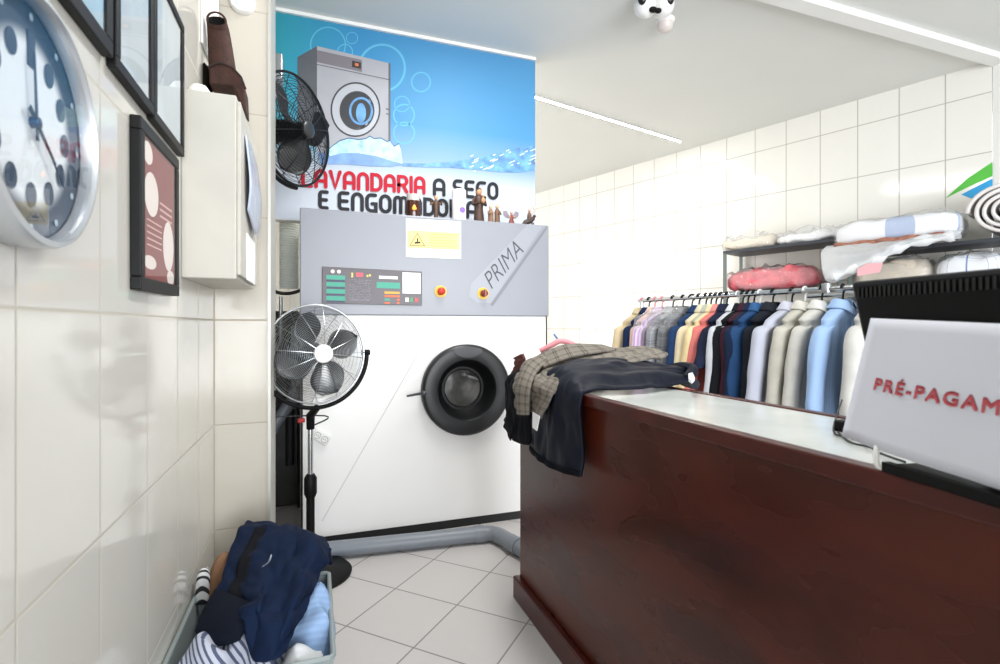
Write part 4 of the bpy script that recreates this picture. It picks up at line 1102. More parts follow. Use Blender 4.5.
b = MB(); b.lathe([(.054,-.026),(.05,-.055),(.034,-.074),(0,-.082)], (c2_.x, c2_.y, CEIL), n=28, cap=False); b.build('dome', mat('beige_dome', '#d8cdc8', .4), t)

# green and blue sticker on the right wall
t = thing('wall_sticker', 'green and blue swoosh sticker on the tiled wall next to the white pillar', 'sticker', on_plane(975, 185, RW0, RWN))
def wpx(px, py): return on_plane(px, py, RW0 - RWN*.003, RWN)
b = MB(); b.prism([wpx(945,198.5), wpx(968,178), wpx(992.5,162), wpx(992.5,176), wpx(966,188)], RWN*.002); b.build('green_swoosh', mat('sticker_green', '#4fb53c', .4), t, smooth=False)
b = MB(); b.prism([wpx(961,194.5), wpx(992.5,178.5), wpx(992.5,192), wpx(978.5,201)], RWN*.002); b.build('blue_swoosh', mat('sticker_blue', '#1d9ad6', .4), t, smooth=False)

# ------------------------------------------------------------------ shelving along the right wall
SD = V((.3323, -.9432, 0)); SN_ = V((.9432, .3323, 0)); S0 = V((3.889, 4.113, 0))
def S(s, n_, z): p = S0 + SD*s + SN_*n_; return V((p.x, p.y, z))
def s_of(px):
    cx = (px-500)/F; return (5.19*cx - 2.26)/(.634 + .773*cx)
def sbox(mb, s0, s1, n0, n1, z0, z1):
    mb.hexa([S(s0,n0,z0), S(s1,n0,z0), S(s1,n1,z0), S(s0,n1,z0), S(s0,n0,z1), S(s1,n0,z1), S(s1,n1,z1), S(s0,n1,z1)])
shelf_m = mat('dark_grey_shelf_metal', '#3d4147', .45, .4, var=.08); post_m = mat('grey_post_metal', '#66706f', .45, .4)
def shelving(label, s0, s1, zs, ztop):
    t = thing('metal_shelving', label, 'shelving', S((s0+s1)/2, .2, 0), 'metal shelving along the right wall')
    for z in zs:
        b = MB(); sbox(b, s0, s1, 0, .38, z-.03, z); b.build('shelf', shelf_m, t, smooth=False, bevel=.003)
    for (a, n_) in ((s0,0),(s1-.035,0),(s0,.345),(s1-.035,.345)):
        b = MB(); sbox(b, a, a+.004, n_, n_+.035, 0, ztop); sbox(b, a, a+.035, n_, n_+.004, 0, ztop); b.build('post', post_m, t, smooth=False)
    return t
shelving('grey metal shelving carrying the pink quilt', 0, 1.05, (.5, 1.1, 1.645, 2.06), 2.06)
shelving('grey metal shelving carrying the large plastic-wrapped duvet', 1.09, 2.6, (.5, 1.0, 1.545, 1.93), 1.93)

def bundle(name, label, cat, s0, s1, n0, n1, z0, z1, m, seed, lump=.02, ex=.55, wrap=True, sub=None, roll=0.0):
    c = S((s0+s1)/2, (n0+n1)/2, z0)
    t = thing(name, label, cat, c)
    hx, hy, hz = (s1-s0)/2, (n1-n0)/2, (z1-z0)/2
    def sg(x, e): return math.copysign(abs(x)**e, x)
    def f(u, v, grow=0.0, amp=lump, fr=7.0, off=0.0):
        th, ph = (u-.5)*PI, v*2*PI
        x = sg(math.cos(th), ex)*sg(math.cos(ph), ex); y = sg(math.cos(th), ex)*sg(math.sin(ph), ex); z = sg(math.sin(th), ex*1.25)
        p = V((x*(hx+grow), y*(hy+grow), z*(hz+grow)))
        nz = 1.5*noise.noise(V((p.x*fr+seed, p.y*fr+off, p.z*fr*1.3))) - .8*abs(noise.noise(V((p.x*fr*1.9+seed*2, p.y*fr*.8, 3+off)))) + .5*noise.noise(V((p.x*fr*2.4+seed, p.y*fr*2.4, p.z*fr*2.4+off)))
        k = 1 + amp*nz/max(hz, .03)
        p = V((p.x, p.y*(1+amp*nz*2), p.z*k))
        p.z += roll*p.x
        p.z = max(p.z, -hz + (0.0 if grow == 0 else -.0))
        q_ = S((s0+s1)/2 + p.x, (n0+n1)/2 + p.y, (z0+z1)/2 + p.z)
        return q_
    b = MB(); b.grid(f, 26, 52, 1, 4); o = b.build('textile', m, t)
    if wrap:
        b = MB(); b.grid(lambda u, v: f(u, v, .012, lump*1.6, 11, 3.0), 30, 60); b.build('plastic_wrap', film, t)
    return t, c
pinkq = stripe_cloth('pink_quilt', '#d9737a', '#e79aa0', 14, .5, 0)
cream = cloth('cream_wool', '#e6dccb'); whitec = cloth('white_linen', '#ebebed')
bundle('folded_throw', 'cream and pinkish throw in plastic at the left end of the top shelf', 'throw', s_of(718), s_of(772), .02, .36, 2.06, 2.19, cream, 1.0, .03)
bundle('wrapped_linen', 'flat white plastic-wrapped linen on the top shelf right of the cream throw', 'linen', s_of(772), s_of(846), .0, .36, 2.06, 2.16, whitec, 2.0, .03)
bundle('pink_quilt', 'pink quilt in clear plastic on the shelf below the cream throw', 'quilt', s_of(722), s_of(812), .0, .36, 1.645, 1.865, cloth('pink_quilting', '#d96f78', var=.2), 3.0, .03)
bundle('beige_blanket', 'beige blanket under the big wrapped duvet on the lower shelf', 'blanket', s_of(846), s_of(931), .02, .36, 1.545, 1.85, cloth('beige_blanket', '#cfc5b4', var=.1), 4.0, .025)
def check(name, a, c_, sc):
    m = plaid_cloth(name, a, a, c_, sc, sc); return m
bundle('checked_quilt', 'white quilt with thin blue checks on the lower shelf at the right', 'quilt', s_of(933), s_of(1004), .0, .34, 1.545, 1.84, check('blue_check_linen', '#e9ecf0', '#5d79b0', 4), 5.0, .02)
# big duvet bag: two folded layers with a patterned edge between, in a loose bag hanging over the shelf edge
sA, sB = s_of(836), s_of(962)
t, c = bundle('wrapped_duvet', 'large plastic-wrapped white duvet with pale blue stripes overhanging the shelf', 'duvet', sA, sB, -.12, .3, 1.965, 2.165, stripe_cloth('duvet_blue_stripe', '#eceef2', '#a9b9d6', 1.3, .88, 1), 6.0, .018, .45)
b = MB(); b.grid(lambda u, v: S(sA+.03+(sB-sA-.06)*v, -.145 + .01*math.sin(v*9), 1.975 + .028*(u-.5) + .005*math.sin(v*30)), 4, 50); b.build('patterned_edge', mat('patterned_hem', '#9d6a58', .8, var=.5, vscale=30), t, solid=.03)
b = MB(); pt = patch([[S(sA-.03,-.13,1.98), S(sA+.3,-.15,1.97), S(sB-.3,-.15,1.97), S(sB+.03,-.13,2.0)],
                      [S(sA-.05,-.2,1.9), S(sA+.3,-.2,1.9), S(sB-.3,-.2,1.94), S(sB+.02,-.17,1.97)],
                      [S(sA-.02,-.2,1.70), S(sA+.3,-.2,1.80), S(sB-.3,-.19,1.92), S(sB+.02,-.16,1.95)],
                      [S(sA+.02,-.13,1.66), S(sA+.3,-.14,1.78), S(sB-.3,-.14,1.91), S(sB+.02,-.14,1.93)]])
b.grid(lambda u, v: pt(u, v) + SN_*.02*noise.noise(V((u*9, v*6, 1))), 30, 16); b.build('bag_skirt', film_mat('milky_film', '#f4f6f8', .5), t)
b = MB(); b.tube(curve_pts([S(sA+.02,-.17,1.715), S(sA+.28,-.17,1.80), S(sB-.3,-.16,1.92), S(sB-.02,-.15,1.955)], 20), [.03+.012*math.sin(i*1.7) for i in range(21)], 10, flat=1.2); b.build('rolled_edge', film_mat('white_film', '#f6f7f9', .75), t)
b = MB(); b.prism([S(s_of(866),-.215,1.70), S(s_of(888),-.215,1.72), S(s_of(891),-.22,1.79), S(s_of(876),-.22,1.795), S(s_of(866),-.22,1.76)], SN_*.004); lb = b.build('pink_label', mat('pink_paper_label', '#e2aab0', .7), t, smooth=False)
# rolled white blanket at the right end
sC = s_of(972)
t = thing('rolled_blanket', 'rolled white blanket at the right end of the top shelf by the pillar', 'blanket', S(sC+.25, .1, 1.93))
b = MB()
cR, rR = S(sC+.22, -.05, 2.12), .185
def roll_f(u, v):
    a = v*2*PI*4.5; r = rR*(.15+.85*v) + .006*noise.noise(V((v*20, u*4, 0)))
    return cR + SD*(math.cos(a)*r*1.3) + V((0,0,math.sin(a)*r)) + SN_*(u*.34 + .015*math.sin(a*2))
b.grid(roll_f, 8, 170); b.build('roll', cloth('white_blanket', '#dcd8d6', var=.04), t, solid=.022)
# small things on unit: black tag under the top shelf
p = at_d(815.5, 270, 5.0)
b = MB(); b.box(p+V((-.05,-.01,-.008)), p+V((.05,.01,.008))); b.tube([p, p+V((0,0,.2))], .003, 6); 
tag(b.build('hanging_hook', black_plastic), 'thin black hook hanging below the top shelf against the tiles', 'hook')

# ------------------------------------------------------------------ clothes rail and garments
RZ = 1.495
RA, RB = V((2.635, 1.35, RZ)), V((2.350, 3.35, RZ))
rd = (RB-RA).normalized()
t = thing('clothes_rail', 'chrome clothes rail behind the counter crowded with hung garments', 'rail', ((RA+RB)/2).to_2d().to_3d())
b = MB(); b.tube([RA, RB], .015, 14); b.build('bar', chrome, t)
lowA, lowB = RA+V((.25,0,-.02)), RA + rd*.9 + V((.25,0,-.02))
b = MB(); b.tube([lowA, lowB], .012, 12); b.build('second_bar', chrome, t)
for e in (RA + rd*.05, RB - rd*.03):
    b = MB(); b.tube([(e.x, e.y, .05), (e.x, e.y, RZ)], .014, 12); b.build('upright', chrome, t)
    b = MB(); x_ = V((rd.y, -rd.x, 0)); b.tube([V((e.x,e.y,.04))-x_*.24, V((e.x,e.y,.04))+x_*.24], .014, 12)
    for sg in (-1, 1): b.ball(V((e.x,e.y,.025))+x_*.22*sg, .025, 12)
    b.build('foot', black_plastic, t)
cl = RA + rd*((on_y(808, 285, 2.6).y-1.85)/rd.y*0 + .62)
b = MB(); b.lathe([(.0,-.02),(.022,-.02),(.026,0),(.022,.03),(.0,.035)], (cl.x, cl.y, RZ), n=16, cap=False); b.cyl((cl.x+.25, cl.y, RZ-.02), (cl.x, cl.y, RZ-.0), .01, n=10); b.build('clamp', steel, t)

def rail_at(px):
    r = ray(px, 300); n_ = V((r.y, -r.x, 0))
    k = -(RA.x*n_.x + RA.y*n_.y)/(rd.x*n_.x + rd.y*n_.y)
    return RA + rd*k
hang_black, hang_white, hang_pink = mat('hanger_black', '#1a1a1c', .4), mat('hanger_white', '#dcdad6', .4), mat('hanger_pink', '#df8f97', .4)
def make_hanger(m):
    t = thing('clothes_hanger', 'x', 'hanger')
    b = MB(); b.tube([(0,.0,-.085),(0,0,-.045)] + [(.021*math.cos(ln(a)), 0, .0+.021*math.sin(ln(a))) for a in range(-75, 190, 20)], .005, 8); b.build('hook', m if m is not hang_black else black_plastic, t)
    b = MB(); b.tube([(-.15,0,-.175),(-.1,0,-.145),(-.03,0,-.1),(0,0,-.088),(.03,0,-.1),(.1,0,-.145),(.15,0,-.175)], [.008,.009,.009,.009,.009,.009,.008], 8, flat=.8); b.tube([(-.15,0,-.176),(.15,0,-.176)], .004, 8)
    b.build('arms', m, t)
    return t
H0 = {}
def hanger(kind, label, loc, rz):
    m = {'black': hang_black, 'white': hang_white, 'pink': hang_pink}[kind]
    if kind not in H0: o = H0[kind] = make_hanger(m)
    else: o = copy_tree(H0[kind])
    o['label'] = label; o['category'] = 'hanger'; o['group'] = 'hangers on the clothes rail'
    place(o, loc, rz)
    return o
def garment(name, label, cat, mats, seed, kind='shirt', L=.8, w=.225, cover=False, collar=True):
    """local frame: x across the shoulders, y front, z up, hook at the rail = 0"""
    t = thing(name, label, cat, (0,0,0), 'garments on the clothes rail')
    w -= .035
    body_m, col_m = mats
    zn = -.088
    th = .038 if kind == 'shirt' else .048
    prof = [(zn+.0,.05,.035), (zn-.015,.075,.042), (zn-.04,.125,.045), (zn-.075,.185,.043), (zn-.1,w-.012,.04), (zn-.14,w,.045), (zn-.24,w+.0,.04), (zn-.4,w+.012,th), (zn-.6,w+.03,th+.005), (zn-L,w+.05,th+.01)]
    def f(u, v):
        x = u*(len(prof)-1); i = min(int(x), len(prof)-2); k = x-i
        z, ww, tt = [prof[i][j]*(1-k)+prof[i+1][j]*k for j in range(3)]
        a = v*2*PI
        c, s_ = math.cos(a), math.sin(a)
        fold = .3*noise.noise(V((c*3+seed*7, s_*3, z*2.2))) + .2*math.sin(a*6+seed*3+z*3) + .25*noise.noise(V((c*5, seed*3, z*6)))
        k2 = 1 + fold*min(1, u*1.4)*.95
        return V((ww*math.copysign(abs(c)**.75, c)*(1+.012*fold), tt*math.copysign(abs(s_)**.8, s_)*k2, z))
    b = MB(); b.grid(f, 34, 56, 3, 1); b.build('body', body_m, t)
    Ls = .55 if kind == 'shirt' else .6
    if kind == 'polo': Ls = .24
    for sg in (-1, 1):
        tw = .02*math.sin(seed*5+sg)
        path = curve_pts([(sg*(w-.05),0,zn-.105), (sg*(w+.012),.0,zn-.15), (sg*(w+.055),-.012+tw,zn-.15-Ls*.4), (sg*(w+.095),-.022+tw,zn-.15-Ls*.75), (sg*(w+.115),-.018+tw,zn-.12-Ls)], 16)
        rad = [.035+.022*min(1, i/3) - .012*i/16 + .003*math.sin(i*1.3+seed*4) for i in range(17)]
        b = MB(); 
        vs = []
        def sf(u, v):
            i = u*16; j = min(int(i), 15); k = i-j
            p = path[j].lerp(path[j+1], k); r = rad[j]*(1-k)+rad[j+1]*k
            a = v*2*PI
            fr_ = 1 + .1*noise.noise(V((math.cos(a)*2+seed, math.sin(a)*2, p.z*9)))
            return p + V((r*.95*math.cos(a)*fr_*(1.0), r*.75*math.sin(a)*fr_, .004*math.sin(a*3)))
        b.grid(sf, 24, 20, 2, 1); b.build('sleeve', body_m, t)
        if kind != 'polo' and cat == 'shirt':
            pe = path[-1]; b = MB(); b.lathe([(.047,.0),(.05,.005),(.05,.05),(.046,.055)], pe - V((0,0,.005)), n=18, sx=.95, sy=.75, cap=False); b.build('cuff', col_m, t)
    if collar:
        def cf(u, v):
            a = v*2*PI - PI/2 ; s_ = math.sin(a)
            front = max(0, -s_)
            fall = max(0, (u-.4)/.6)
            rx_, ry_ = .054 + .034*fall, .038 + .032*fall
            z = zn + .0 + (.036*u/.4 if u < .4 else .036 - fall*(.052+.055*front**3))
            return V((rx_*math.cos(a)*(1.0), ry_*s_ - .012*front*fall, z - .012*front*(1-fall)))
        b = MB(); b.grid(lambda u, v: cf(u, .07+.86*v), 8, 30); b.build('collar', col_m, t, solid=.003)
    if cat == 'shirt':
        b = MB(); b.grid(lambda u, v: f(.3+.68*u, .735+.03*v) + V((0, -.004, 0)), 14, 3); b.build('placket', col_m, t, solid=.003)
    if kind == 'shirt' and cat == 'shirt':
        b = MB(); 
        for k in range(5): b.ball((0, f((.35+.13*k), .75).y-.004, zn-.14-k*.11), .006, 8, (1,.4,1))
        b.build('button', white_plastic, t)
    if kind == 'jacket':
        for sg in (-1, 1):
            b = MB(); b.grid(lambda u, v: V((sg*(.055+.03*v*math.sin(PI*u)-.05*u*.9), -.047-.012*math.sin(PI*min(1,u*1.1)), zn-.0-u*.3)), 10, 5); b.build('lapel', col_m, t, solid=.004)
    if cover:
        def pf(u, v):
            p = f(u*.9+.1*u, v); return V((p.x*1.16+.03*math.copysign(1, p.x)*min(1, u*3), p.y*1.35+.012*noise.noise(V((p.x*14+seed, p.z*9, 1))), p.z*1.03+.03))
        b = MB(); b.grid(pf, 30, 48); b.build('plastic_cover', film, t)
    return t
C = {}
def cm(c, kind='c'):
    if c not in C: C[c] = cloth('cloth_'+c.strip('#'), c)
    return C[c]
lilac = stripe_cloth('lilac_stripe', '#a9adbb', '#b5b8c5', 44, .5, 1)
bluestr = stripe_cloth('light_blue_stripe', '#8fabd0', '#9ab5da', 60, .5, 1)
greycheck = plaid_cloth('grey_check', '#8b8d92', '#5f6166', '#a9abb0', 4, 5)
purplestr = stripe_cloth('purple_stripe', '#b999c4', '#d9c9dd', 10, .5, 1)
plaid_grey = plaid_cloth('dark_grey_plaid', '#77797d', '#45474b', '#8d8f93', 5, 5)
YW = ln(28)
# px of the collar, name, label, category, materials, kind, length, hanger, covered
G = [
 (878, 'shirt', 'white shirt hung right of the light blue shirt', 'shirt', ('#bab9b4','#c4c2be'), 'shirt', .78, 'white', 0),
 (843, 'shirt', 'light blue shirt on the clothes rail', 'shirt', (bluestr, bluestr), 'shirt', .78, 'black', 0),
 (822, 'shirt', 'bright white shirt with an upturned collar left of the light blue shirt', 'shirt', ('#bfbdb6','#cdccc8'), 'shirt', .8, 'black', 0),
 (805, 'jacket', 'off-white jacket with a wide collar between lilac and white shirts', 'jacket', ('#b4b1a6','#c6c3ba'), 'shirt', .8, 'white', 0),
 (792, 'shirt', 'pale lilac-grey shirt with full sleeves left of the off-white jacket', 'shirt', (lilac, '#bcbecb'), 'shirt', .82, 'black', 0),
 (773, 'jacket', 'black jacket with an olive neck label behind the lilac-grey shirt', 'jacket', ('#1b1e26','#23262c'), 'jacket', .8, 'black', 0),
 (760, 'shirt', 'denim blue shirt right of the maroon one', 'shirt', ('#27466e','#345a88'), 'shirt', .82, 'white', 0),
 (754, 'jacket', 'dark navy jacket tucked behind the denim blue shirt', 'jacket', ('#17243c','#1b2942'), 'jacket', .8, 'black', 0),
 (748, 'shirt', 'dark maroon shirt right of the light grey shirt', 'shirt', ('#3a1f2b','#3a1f2b'), 'shirt', .78, 'black', 0),
 (743, 'shirt', 'black shirt squeezed between the light grey and maroon shirts', 'shirt', ('#16171b','#16171b'), 'shirt', .78, 'black', 0),
 (738, 'shirt', 'light grey shirt with pale collar left of the black shirt', 'shirt', ('#bcbfc5','#d5d7da'), 'shirt', .86, 'white', 0),
 (727, 'polo_shirt', 'navy polo shirt with white sleeve edge', 'shirt', ('#20253a','#20253a'), 'polo', .66, 'black', 0),
 (721, 'shirt', 'salmon pink shirt behind the navy polo', 'shirt', ('#cf7570','#d98a84'), 'shirt', .68, 'black', 0),
 (716, 'shirt', 'pale yellow shirt beside the salmon one', 'shirt', ('#dcc79a','#e2d0a8'), 'shirt', .68, 'black', 0),
 (711, 'shirt', 'grey-green shirt between the yellow and cream shirts', 'shirt', ('#a9ad9c','#b2b6a6'), 'shirt', .66, 'black', 0),
 (706, 'shirt', 'cream shirt right of the navy jacket with the bare hanger', 'shirt', ('#d8cbab','#ddd2b6'), 'shirt', .66, 'black', 0),
 (699, 'jacket', 'navy blue jacket left of the cream shirt', 'jacket', ('#233a5e','#233a5e'), 'jacket', .8, 'black', 0),
 (683, 'jacket', 'dark grey checked jacket under clear plastic', 'jacket', (plaid_grey, plaid_grey), 'jacket', .8, 'black', 1),
 (673, 'shirt', 'pale grey checked shirt under clear plastic', 'shirt', (greycheck, '#a8aab0'), 'shirt', .8, 'black', 1),
 (662, 'shirt', 'purple striped shirt under plastic towards the far end', 'shirt', (purplestr, '#d8c4dd'), 'shirt', .8, 'pink', 1),
 (655, 'shirt', 'pale pink and tan shirt near the far end of the rail', 'shirt', ('#d3b3a8','#dbc0b6'), 'shirt', .8, 'pink', 0),
 (649, 'jacket', 'navy blazer second from the far end of the rail', 'jacket', ('#1c2a48','#1c2a48'), 'jacket', .8, 'black', 0),
 (642, 'coat', 'beige coat at the far end of the rail', 'coat', ('#cdbb9a','#cdbb9a'), 'jacket', .84, 'pink', 0),
]
rail_ang = math.atan2(rd.y, rd.x)     # direction of the rail
for i, (px, nm, lab, cat, (mb_, mc_), kind, L_, hk, cov) in enumerate(G):
    p = rail_at(px)
    m1 = cm(mb_) if isinstance(mb_, str) else mb_; m2 = cm(mc_) if isinstance(mc_, str) else mc_
    g = garment(nm, lab, cat, (m1, m2), i*1.37+.3, kind, L_, (.25 if px == 792 else .222 + .012*math.sin(i*2.1)), bool(cov))
    rz = rail_ang - PI/2 + ln({792: -7}.get(px, 1 + 3*math.sin(i*1.9)))
    place(g, p, rz)
    hanger(hk, hk + ' hanger in the ' + ' '.join(lab.split(' hung ')[0].split()[:12]), p, rz)
# one bare hanger with its arm sticking out towards the counter
p = rail_at(692); hanger('black', 'bare black hanger with one arm sticking out before the navy jacket', p, rail_ang - PI/2 + ln(-48))

# ------------------------------------------------------------------ clothes lying on the counter end
def cloth_obj(name, label, cat, rows, m, nu, nv, amp, fr, seed, solid=.008, us=1.0, vs=1.0, bulge=0.0):
    pt = patch(rows)
    def f(u, v):
        p = pt(u, v); e = .003
        du = pt(min(u+e,1), v) - pt(max(u-e,0), v); dv_ = pt(u, min(v+e,1)) - pt(u, max(v-e,0))
        n_ = du.cross(dv_).normalized()
        k = noise.noise(V((u*fr*1.8+seed, v*fr, seed))) + .55*noise.noise(V((u*fr*3.1, v*fr*2.6+seed, 2)))
        ridge = abs(noise.noise(V((u*fr*.9+seed*2, v*fr*1.3+3, 0))))
        return p + n_*(amp*(k*.7 - ridge*.9) + bulge*math.sin(PI*v)*math.sin(PI*u))
    b = MB(); b.grid(f, nu, nv, us, vs); return b, f
t = thing('black_garment', 'black garment underneath the grey checked jacket, hanging off the counter end', 'garment', (.95, 2.2, 1.05))
b, f = cloth_obj('', '', '', [
 [(.845,1.98,.80),(.86,2.0,.92),(.87,2.0,1.04),(.97,2.0,1.10),(1.2,2.0,1.10),(1.36,2.0,1.08)],
 [(.83,2.12,.79),(.85,2.14,.92),(.86,2.16,1.05),(.97,2.16,1.11),(1.2,2.16,1.11),(1.36,2.16,1.09)],
 [(.85,2.28,.84),(.86,2.29,.93),(.87,2.3,1.05),(.98,2.28,1.10),(1.2,2.28,1.10),(1.36,2.28,1.08)],
 [(.90,2.35,.88),(.90,2.355,.95),(.91,2.35,1.03),(1.0,2.34,1.06),(1.2,2.34,1.06),(1.35,2.34,1.05)]], None, 50, 40, .018, 5, 2.0)
b.build('fabric', cloth('black_cloth', '#121318', var=.2), t, solid=.01)
b = MB(); b.grid(lambda u, v: f(.02+.1*u, .35+.25*v)*1.0 + V((-.012,0,-.01)), 6, 10); b.build('pocket_flap', cloth('black_flap', '#0d0e12'), t, solid=.006)
t = thing('navy_trousers', 'navy trousers draped over the counter corner with legs hanging down the front', 'trousers', (1.1, 1.8, 1.05))
rows = [
 [(.872,1.585,.775),(.880,1.595,.92),(.884,1.605,1.04),(.93,1.615,1.072),(1.1,1.59,1.075),(1.25,1.63,1.075),(1.44,1.69,1.07)],
 [(.855,1.69,.765),(.865,1.70,.92),(.872,1.70,1.055),(.94,1.70,1.115),(1.1,1.68,1.12),(1.25,1.70,1.115),(1.45,1.72,1.10)],
 [(.850,1.80,.76),(.86,1.80,.92),(.87,1.80,1.06),(.95,1.80,1.135),(1.1,1.78,1.15),(1.25,1.77,1.14),(1.45,1.76,1.12)],
 [(.850,1.90,.765),(.86,1.89,.92),(.87,1.88,1.06),(.95,1.87,1.14),(1.1,1.86,1.165),(1.25,1.84,1.155),(1.46,1.81,1.125)],
 [(.862,2.0,.775),(.868,1.98,.92),(.876,1.97,1.05),(.95,1.96,1.12),(1.1,1.95,1.15),(1.25,1.92,1.14),(1.46,1.87,1.11)]]
b, f = cloth_obj('', '', '', rows, None, 90, 60, .017, 3.6, 5.0)
navy_cloth = cloth('navy_trouser_cloth', '#0e1220', var=.1, rough=.55)
navy_cloth.node_tree.nodes['Principled BSDF'].inputs['Specular IOR Level'].default_value = .2
b.build('leg_cloth', navy_cloth, t, solid=.012)
b = MB(); b.grid(lambda u, v: f(.0+.035*u, v)+V((-.007,0,-.002)), 4, 40); b.build('hem', cloth('navy_hem', '#0c0e15'), t, solid=.006)
b = MB(); b.tube(curve_pts([(1.42,1.70,1.085),(1.47,1.72,1.12),(1.47,1.80,1.125),(1.47,1.87,1.10),(1.5,1.80,1.06),(1.47,1.71,1.06)], 24), .022, 8); b.build('waistband', navy_cloth, t)
b = MB(); b.prism([on_z(689+dx, 378+dy, 1.10)+V((-.03,-.05,0)) for dx, dy in ((-3,-3),(1,-4),(3,1),(0,4),(-3,2))], (0,0,.012)); b.build('label', paper, t)
t = thing('checked_jacket', 'grey brown checked wool jacket heaped on the counter end', 'jacket', (1.1, 2.1, 1.1))
check_m = plaid_cloth('brown_grey_glen_check', '#7d766d', '#181615', '#8f877d', 19, 9)
ra = [on_x(541,419,.832), on_x(549,400,.835), on_x(556,388,.86), on_x(570,378,.94), on_x(610,368,1.1), on_x(640,360.5,1.28), on_x(668,353,1.46)]
rb = [on_x(516,408,.85), on_x(514,393,.856), on_x(515,378,.87), on_x(527,361,.97), on_x(560,350,1.15), on_x(597,349.5,1.32), on_x(634,352,1.5)]
rows = [ra] + [[p.lerp(q_, k) + V((-.02, 0, .022))*math.sin(PI*k) for p, q_ in zip(ra, rb)] for k in (.25, .5, .75)] + [rb]
b, f = cloth_obj('', '', '', rows, None, 80, 60, .02, 5.0, 9.0)
b.build('body', check_m, t, solid=.012)
b = MB(); sl = patch([[f(.02,.25)+V((-.02,.0,-.015)), f(.2,.3)+V((-.02,0,.01)), f(.42,.38)+V((0,0,.03)), f(.6,.5)+V((0,0,.015))],
                      [f(.0,.42)+V((-.035,.0,-.02)), f(.2,.48)+V((-.035,0,.015)), f(.42,.55)+V((-.01,0,.045)), f(.6,.64)+V((0,0,.02))],
                      [f(.02,.62)+V((-.02,.0,-.02)), f(.2,.66)+V((-.02,0,.01)), f(.42,.72)+V((0,0,.03)), f(.6,.78)+V((0,0,.01))]])
b.grid(lambda u, v: sl(u, v), 30, 16, .6, .5); b.build('sleeve', check_m, t, solid=.01)
b = MB(); lp = patch([[f(.45,.35)+V((0,0,.02)), f(.6,.32)+V((0,0,.025)), f(.8,.3)+V((0,0,.015))], [f(.5,.6)+V((0,0,.03)), f(.62,.55)+V((0,0,.05)), f(.78,.5)+V((0,0,.03))]])
b.grid(lp, 16, 8, .3, .3); b.build('lapel', check_m, t, solid=.01)
b = MB(); q_ = f(.03,.1)+V((-.012,0,-.03)); b.prism([q_+V((0,-.035,.03)), q_+V((0,.03,.035)), q_+V((-.005,.02,-.025)), q_+V((-.005,-.02,-.03))], (.004,0,0)); b.build('label', paper, t)
# pink hanger and red-brown scarf end behind the pile
t = thing('pink_hanger', 'pink plastic hanger lying behind the checked jacket on the counter', 'hanger', (1.32, 2.3, 1.1))
c = on_y(560, 345, 2.30)
b = MB(); b.tube(curve_pts([c+rt*-.1+V((0,0,-.03)), c+rt*-.04+V((0,0,.0)), c+V((0,0,.02)), c+rt*.05+V((0,0,.01)), c+rt*.1+V((0,0,-.02))], 16), .014, 10); b.build('arms', hang_pink, t)
b = MB(); b.tube(curve_pts([c+V((0,0,.015)), c+rt*-.02+V((0,0,.04)), c+rt*-.03+V((0,0,.055))], 8), .005, 8); b.build('hook', mat('hook_blue', '#5b7fae', .4), t)
b = MB(); b.grid(lambda u, v: on_x(516+9*v+2*math.sin(u*6), 358+22*u-4*v, .95) + V((.012*noise.noise(V((u*6,v*6,0))),.03,0)), 14, 8)
tag(b.build('brown_scarf', cloth('reddish_brown_cloth', '#6a4440'), solid=.012), 'reddish brown scarf end poking out at the left of the checked jacket', 'scarf')

# ------------------------------------------------------------------ monitor, sign and cables at the near end of the counter
BL = V((.947, .689, 0)); U = V((-.24, -.97, 0)).normalized(); N = V((.97, -.24, 0)).normalized()
def mp_(s, z, n_=0.0): p = BL + U*s + N*n_; return V((p.x, p.y, z))
t = thing('computer_monitor', 'black monitor seen from behind on the near end of the counter', 'monitor', mp_(.25, CZ, .08))
b = MB(); o1 = [mp_(.0,1.383,.006), mp_(.46,1.378,.006), mp_(.46,1.085,.03), mp_(.05,1.10,.03)]
o2 = [mp_(-.004,1.388,.06), mp_(.47,1.383,.06), mp_(.47,1.08,.075), mp_(.03,1.09,.075)]
b.hexa(o1 + o2); b.build('housing', black_plastic, t, smooth=False, bevel=.008)
b = MB()
for k in range(46): b.hexa([mp_(.02+k*.0095,1.352,.004), mp_(.0245+k*.0095,1.352,.004), mp_(.0245+k*.0095,1.37,.004), mp_(.02+k*.0095,1.37,.004), mp_(.02+k*.0095,1.352,.012), mp_(.0245+k*.0095,1.352,.012), mp_(.0245+k*.0095,1.37,.012), mp_(.02+k*.0095,1.37,.012)])
b.build('vent_grille', mat('vent_black', '#050506', .6), t, smooth=False)
b = MB(); b.hexa([mp_(.2,CZ,.06), mp_(.28,CZ,.06), mp_(.28,CZ,.1), mp_(.2,CZ,.1), mp_(.2,1.2,.06), mp_(.28,1.2,.06), mp_(.28,1.2,.09), mp_(.2,1.2,.09)]); b.build('neck', black_plastic, t, smooth=False, bevel=.004)
b = MB(); b.hexa([mp_(.08,CZ,.0), mp_(.42,CZ,.0), mp_(.42,CZ,.2), mp_(.08,CZ,.2), mp_(.09,CZ+.014,.01), mp_(.41,CZ+.014,.01), mp_(.41,CZ+.014,.19), mp_(.09,CZ+.014,.19)]); b.build('foot', black_plastic, t, smooth=False, bevel=.004)
t = thing('paper_sign', 'white paper sign with red prepayment lettering on the monitor back', 'sign', mp_(.15, 1.09))
def sg_(u, v):      # u along, v down
    x = .44*u
    top_, bot = 1.314 - .043*x, 1.092 - .055*x
    s_ = x + .06*(1-v)*max(0, 1-2.4*x)
    return mp_(s_, top_*(1-v)+bot*v, -.004 - .006*v - .006*math.sin(u*PI*2.2)*v)
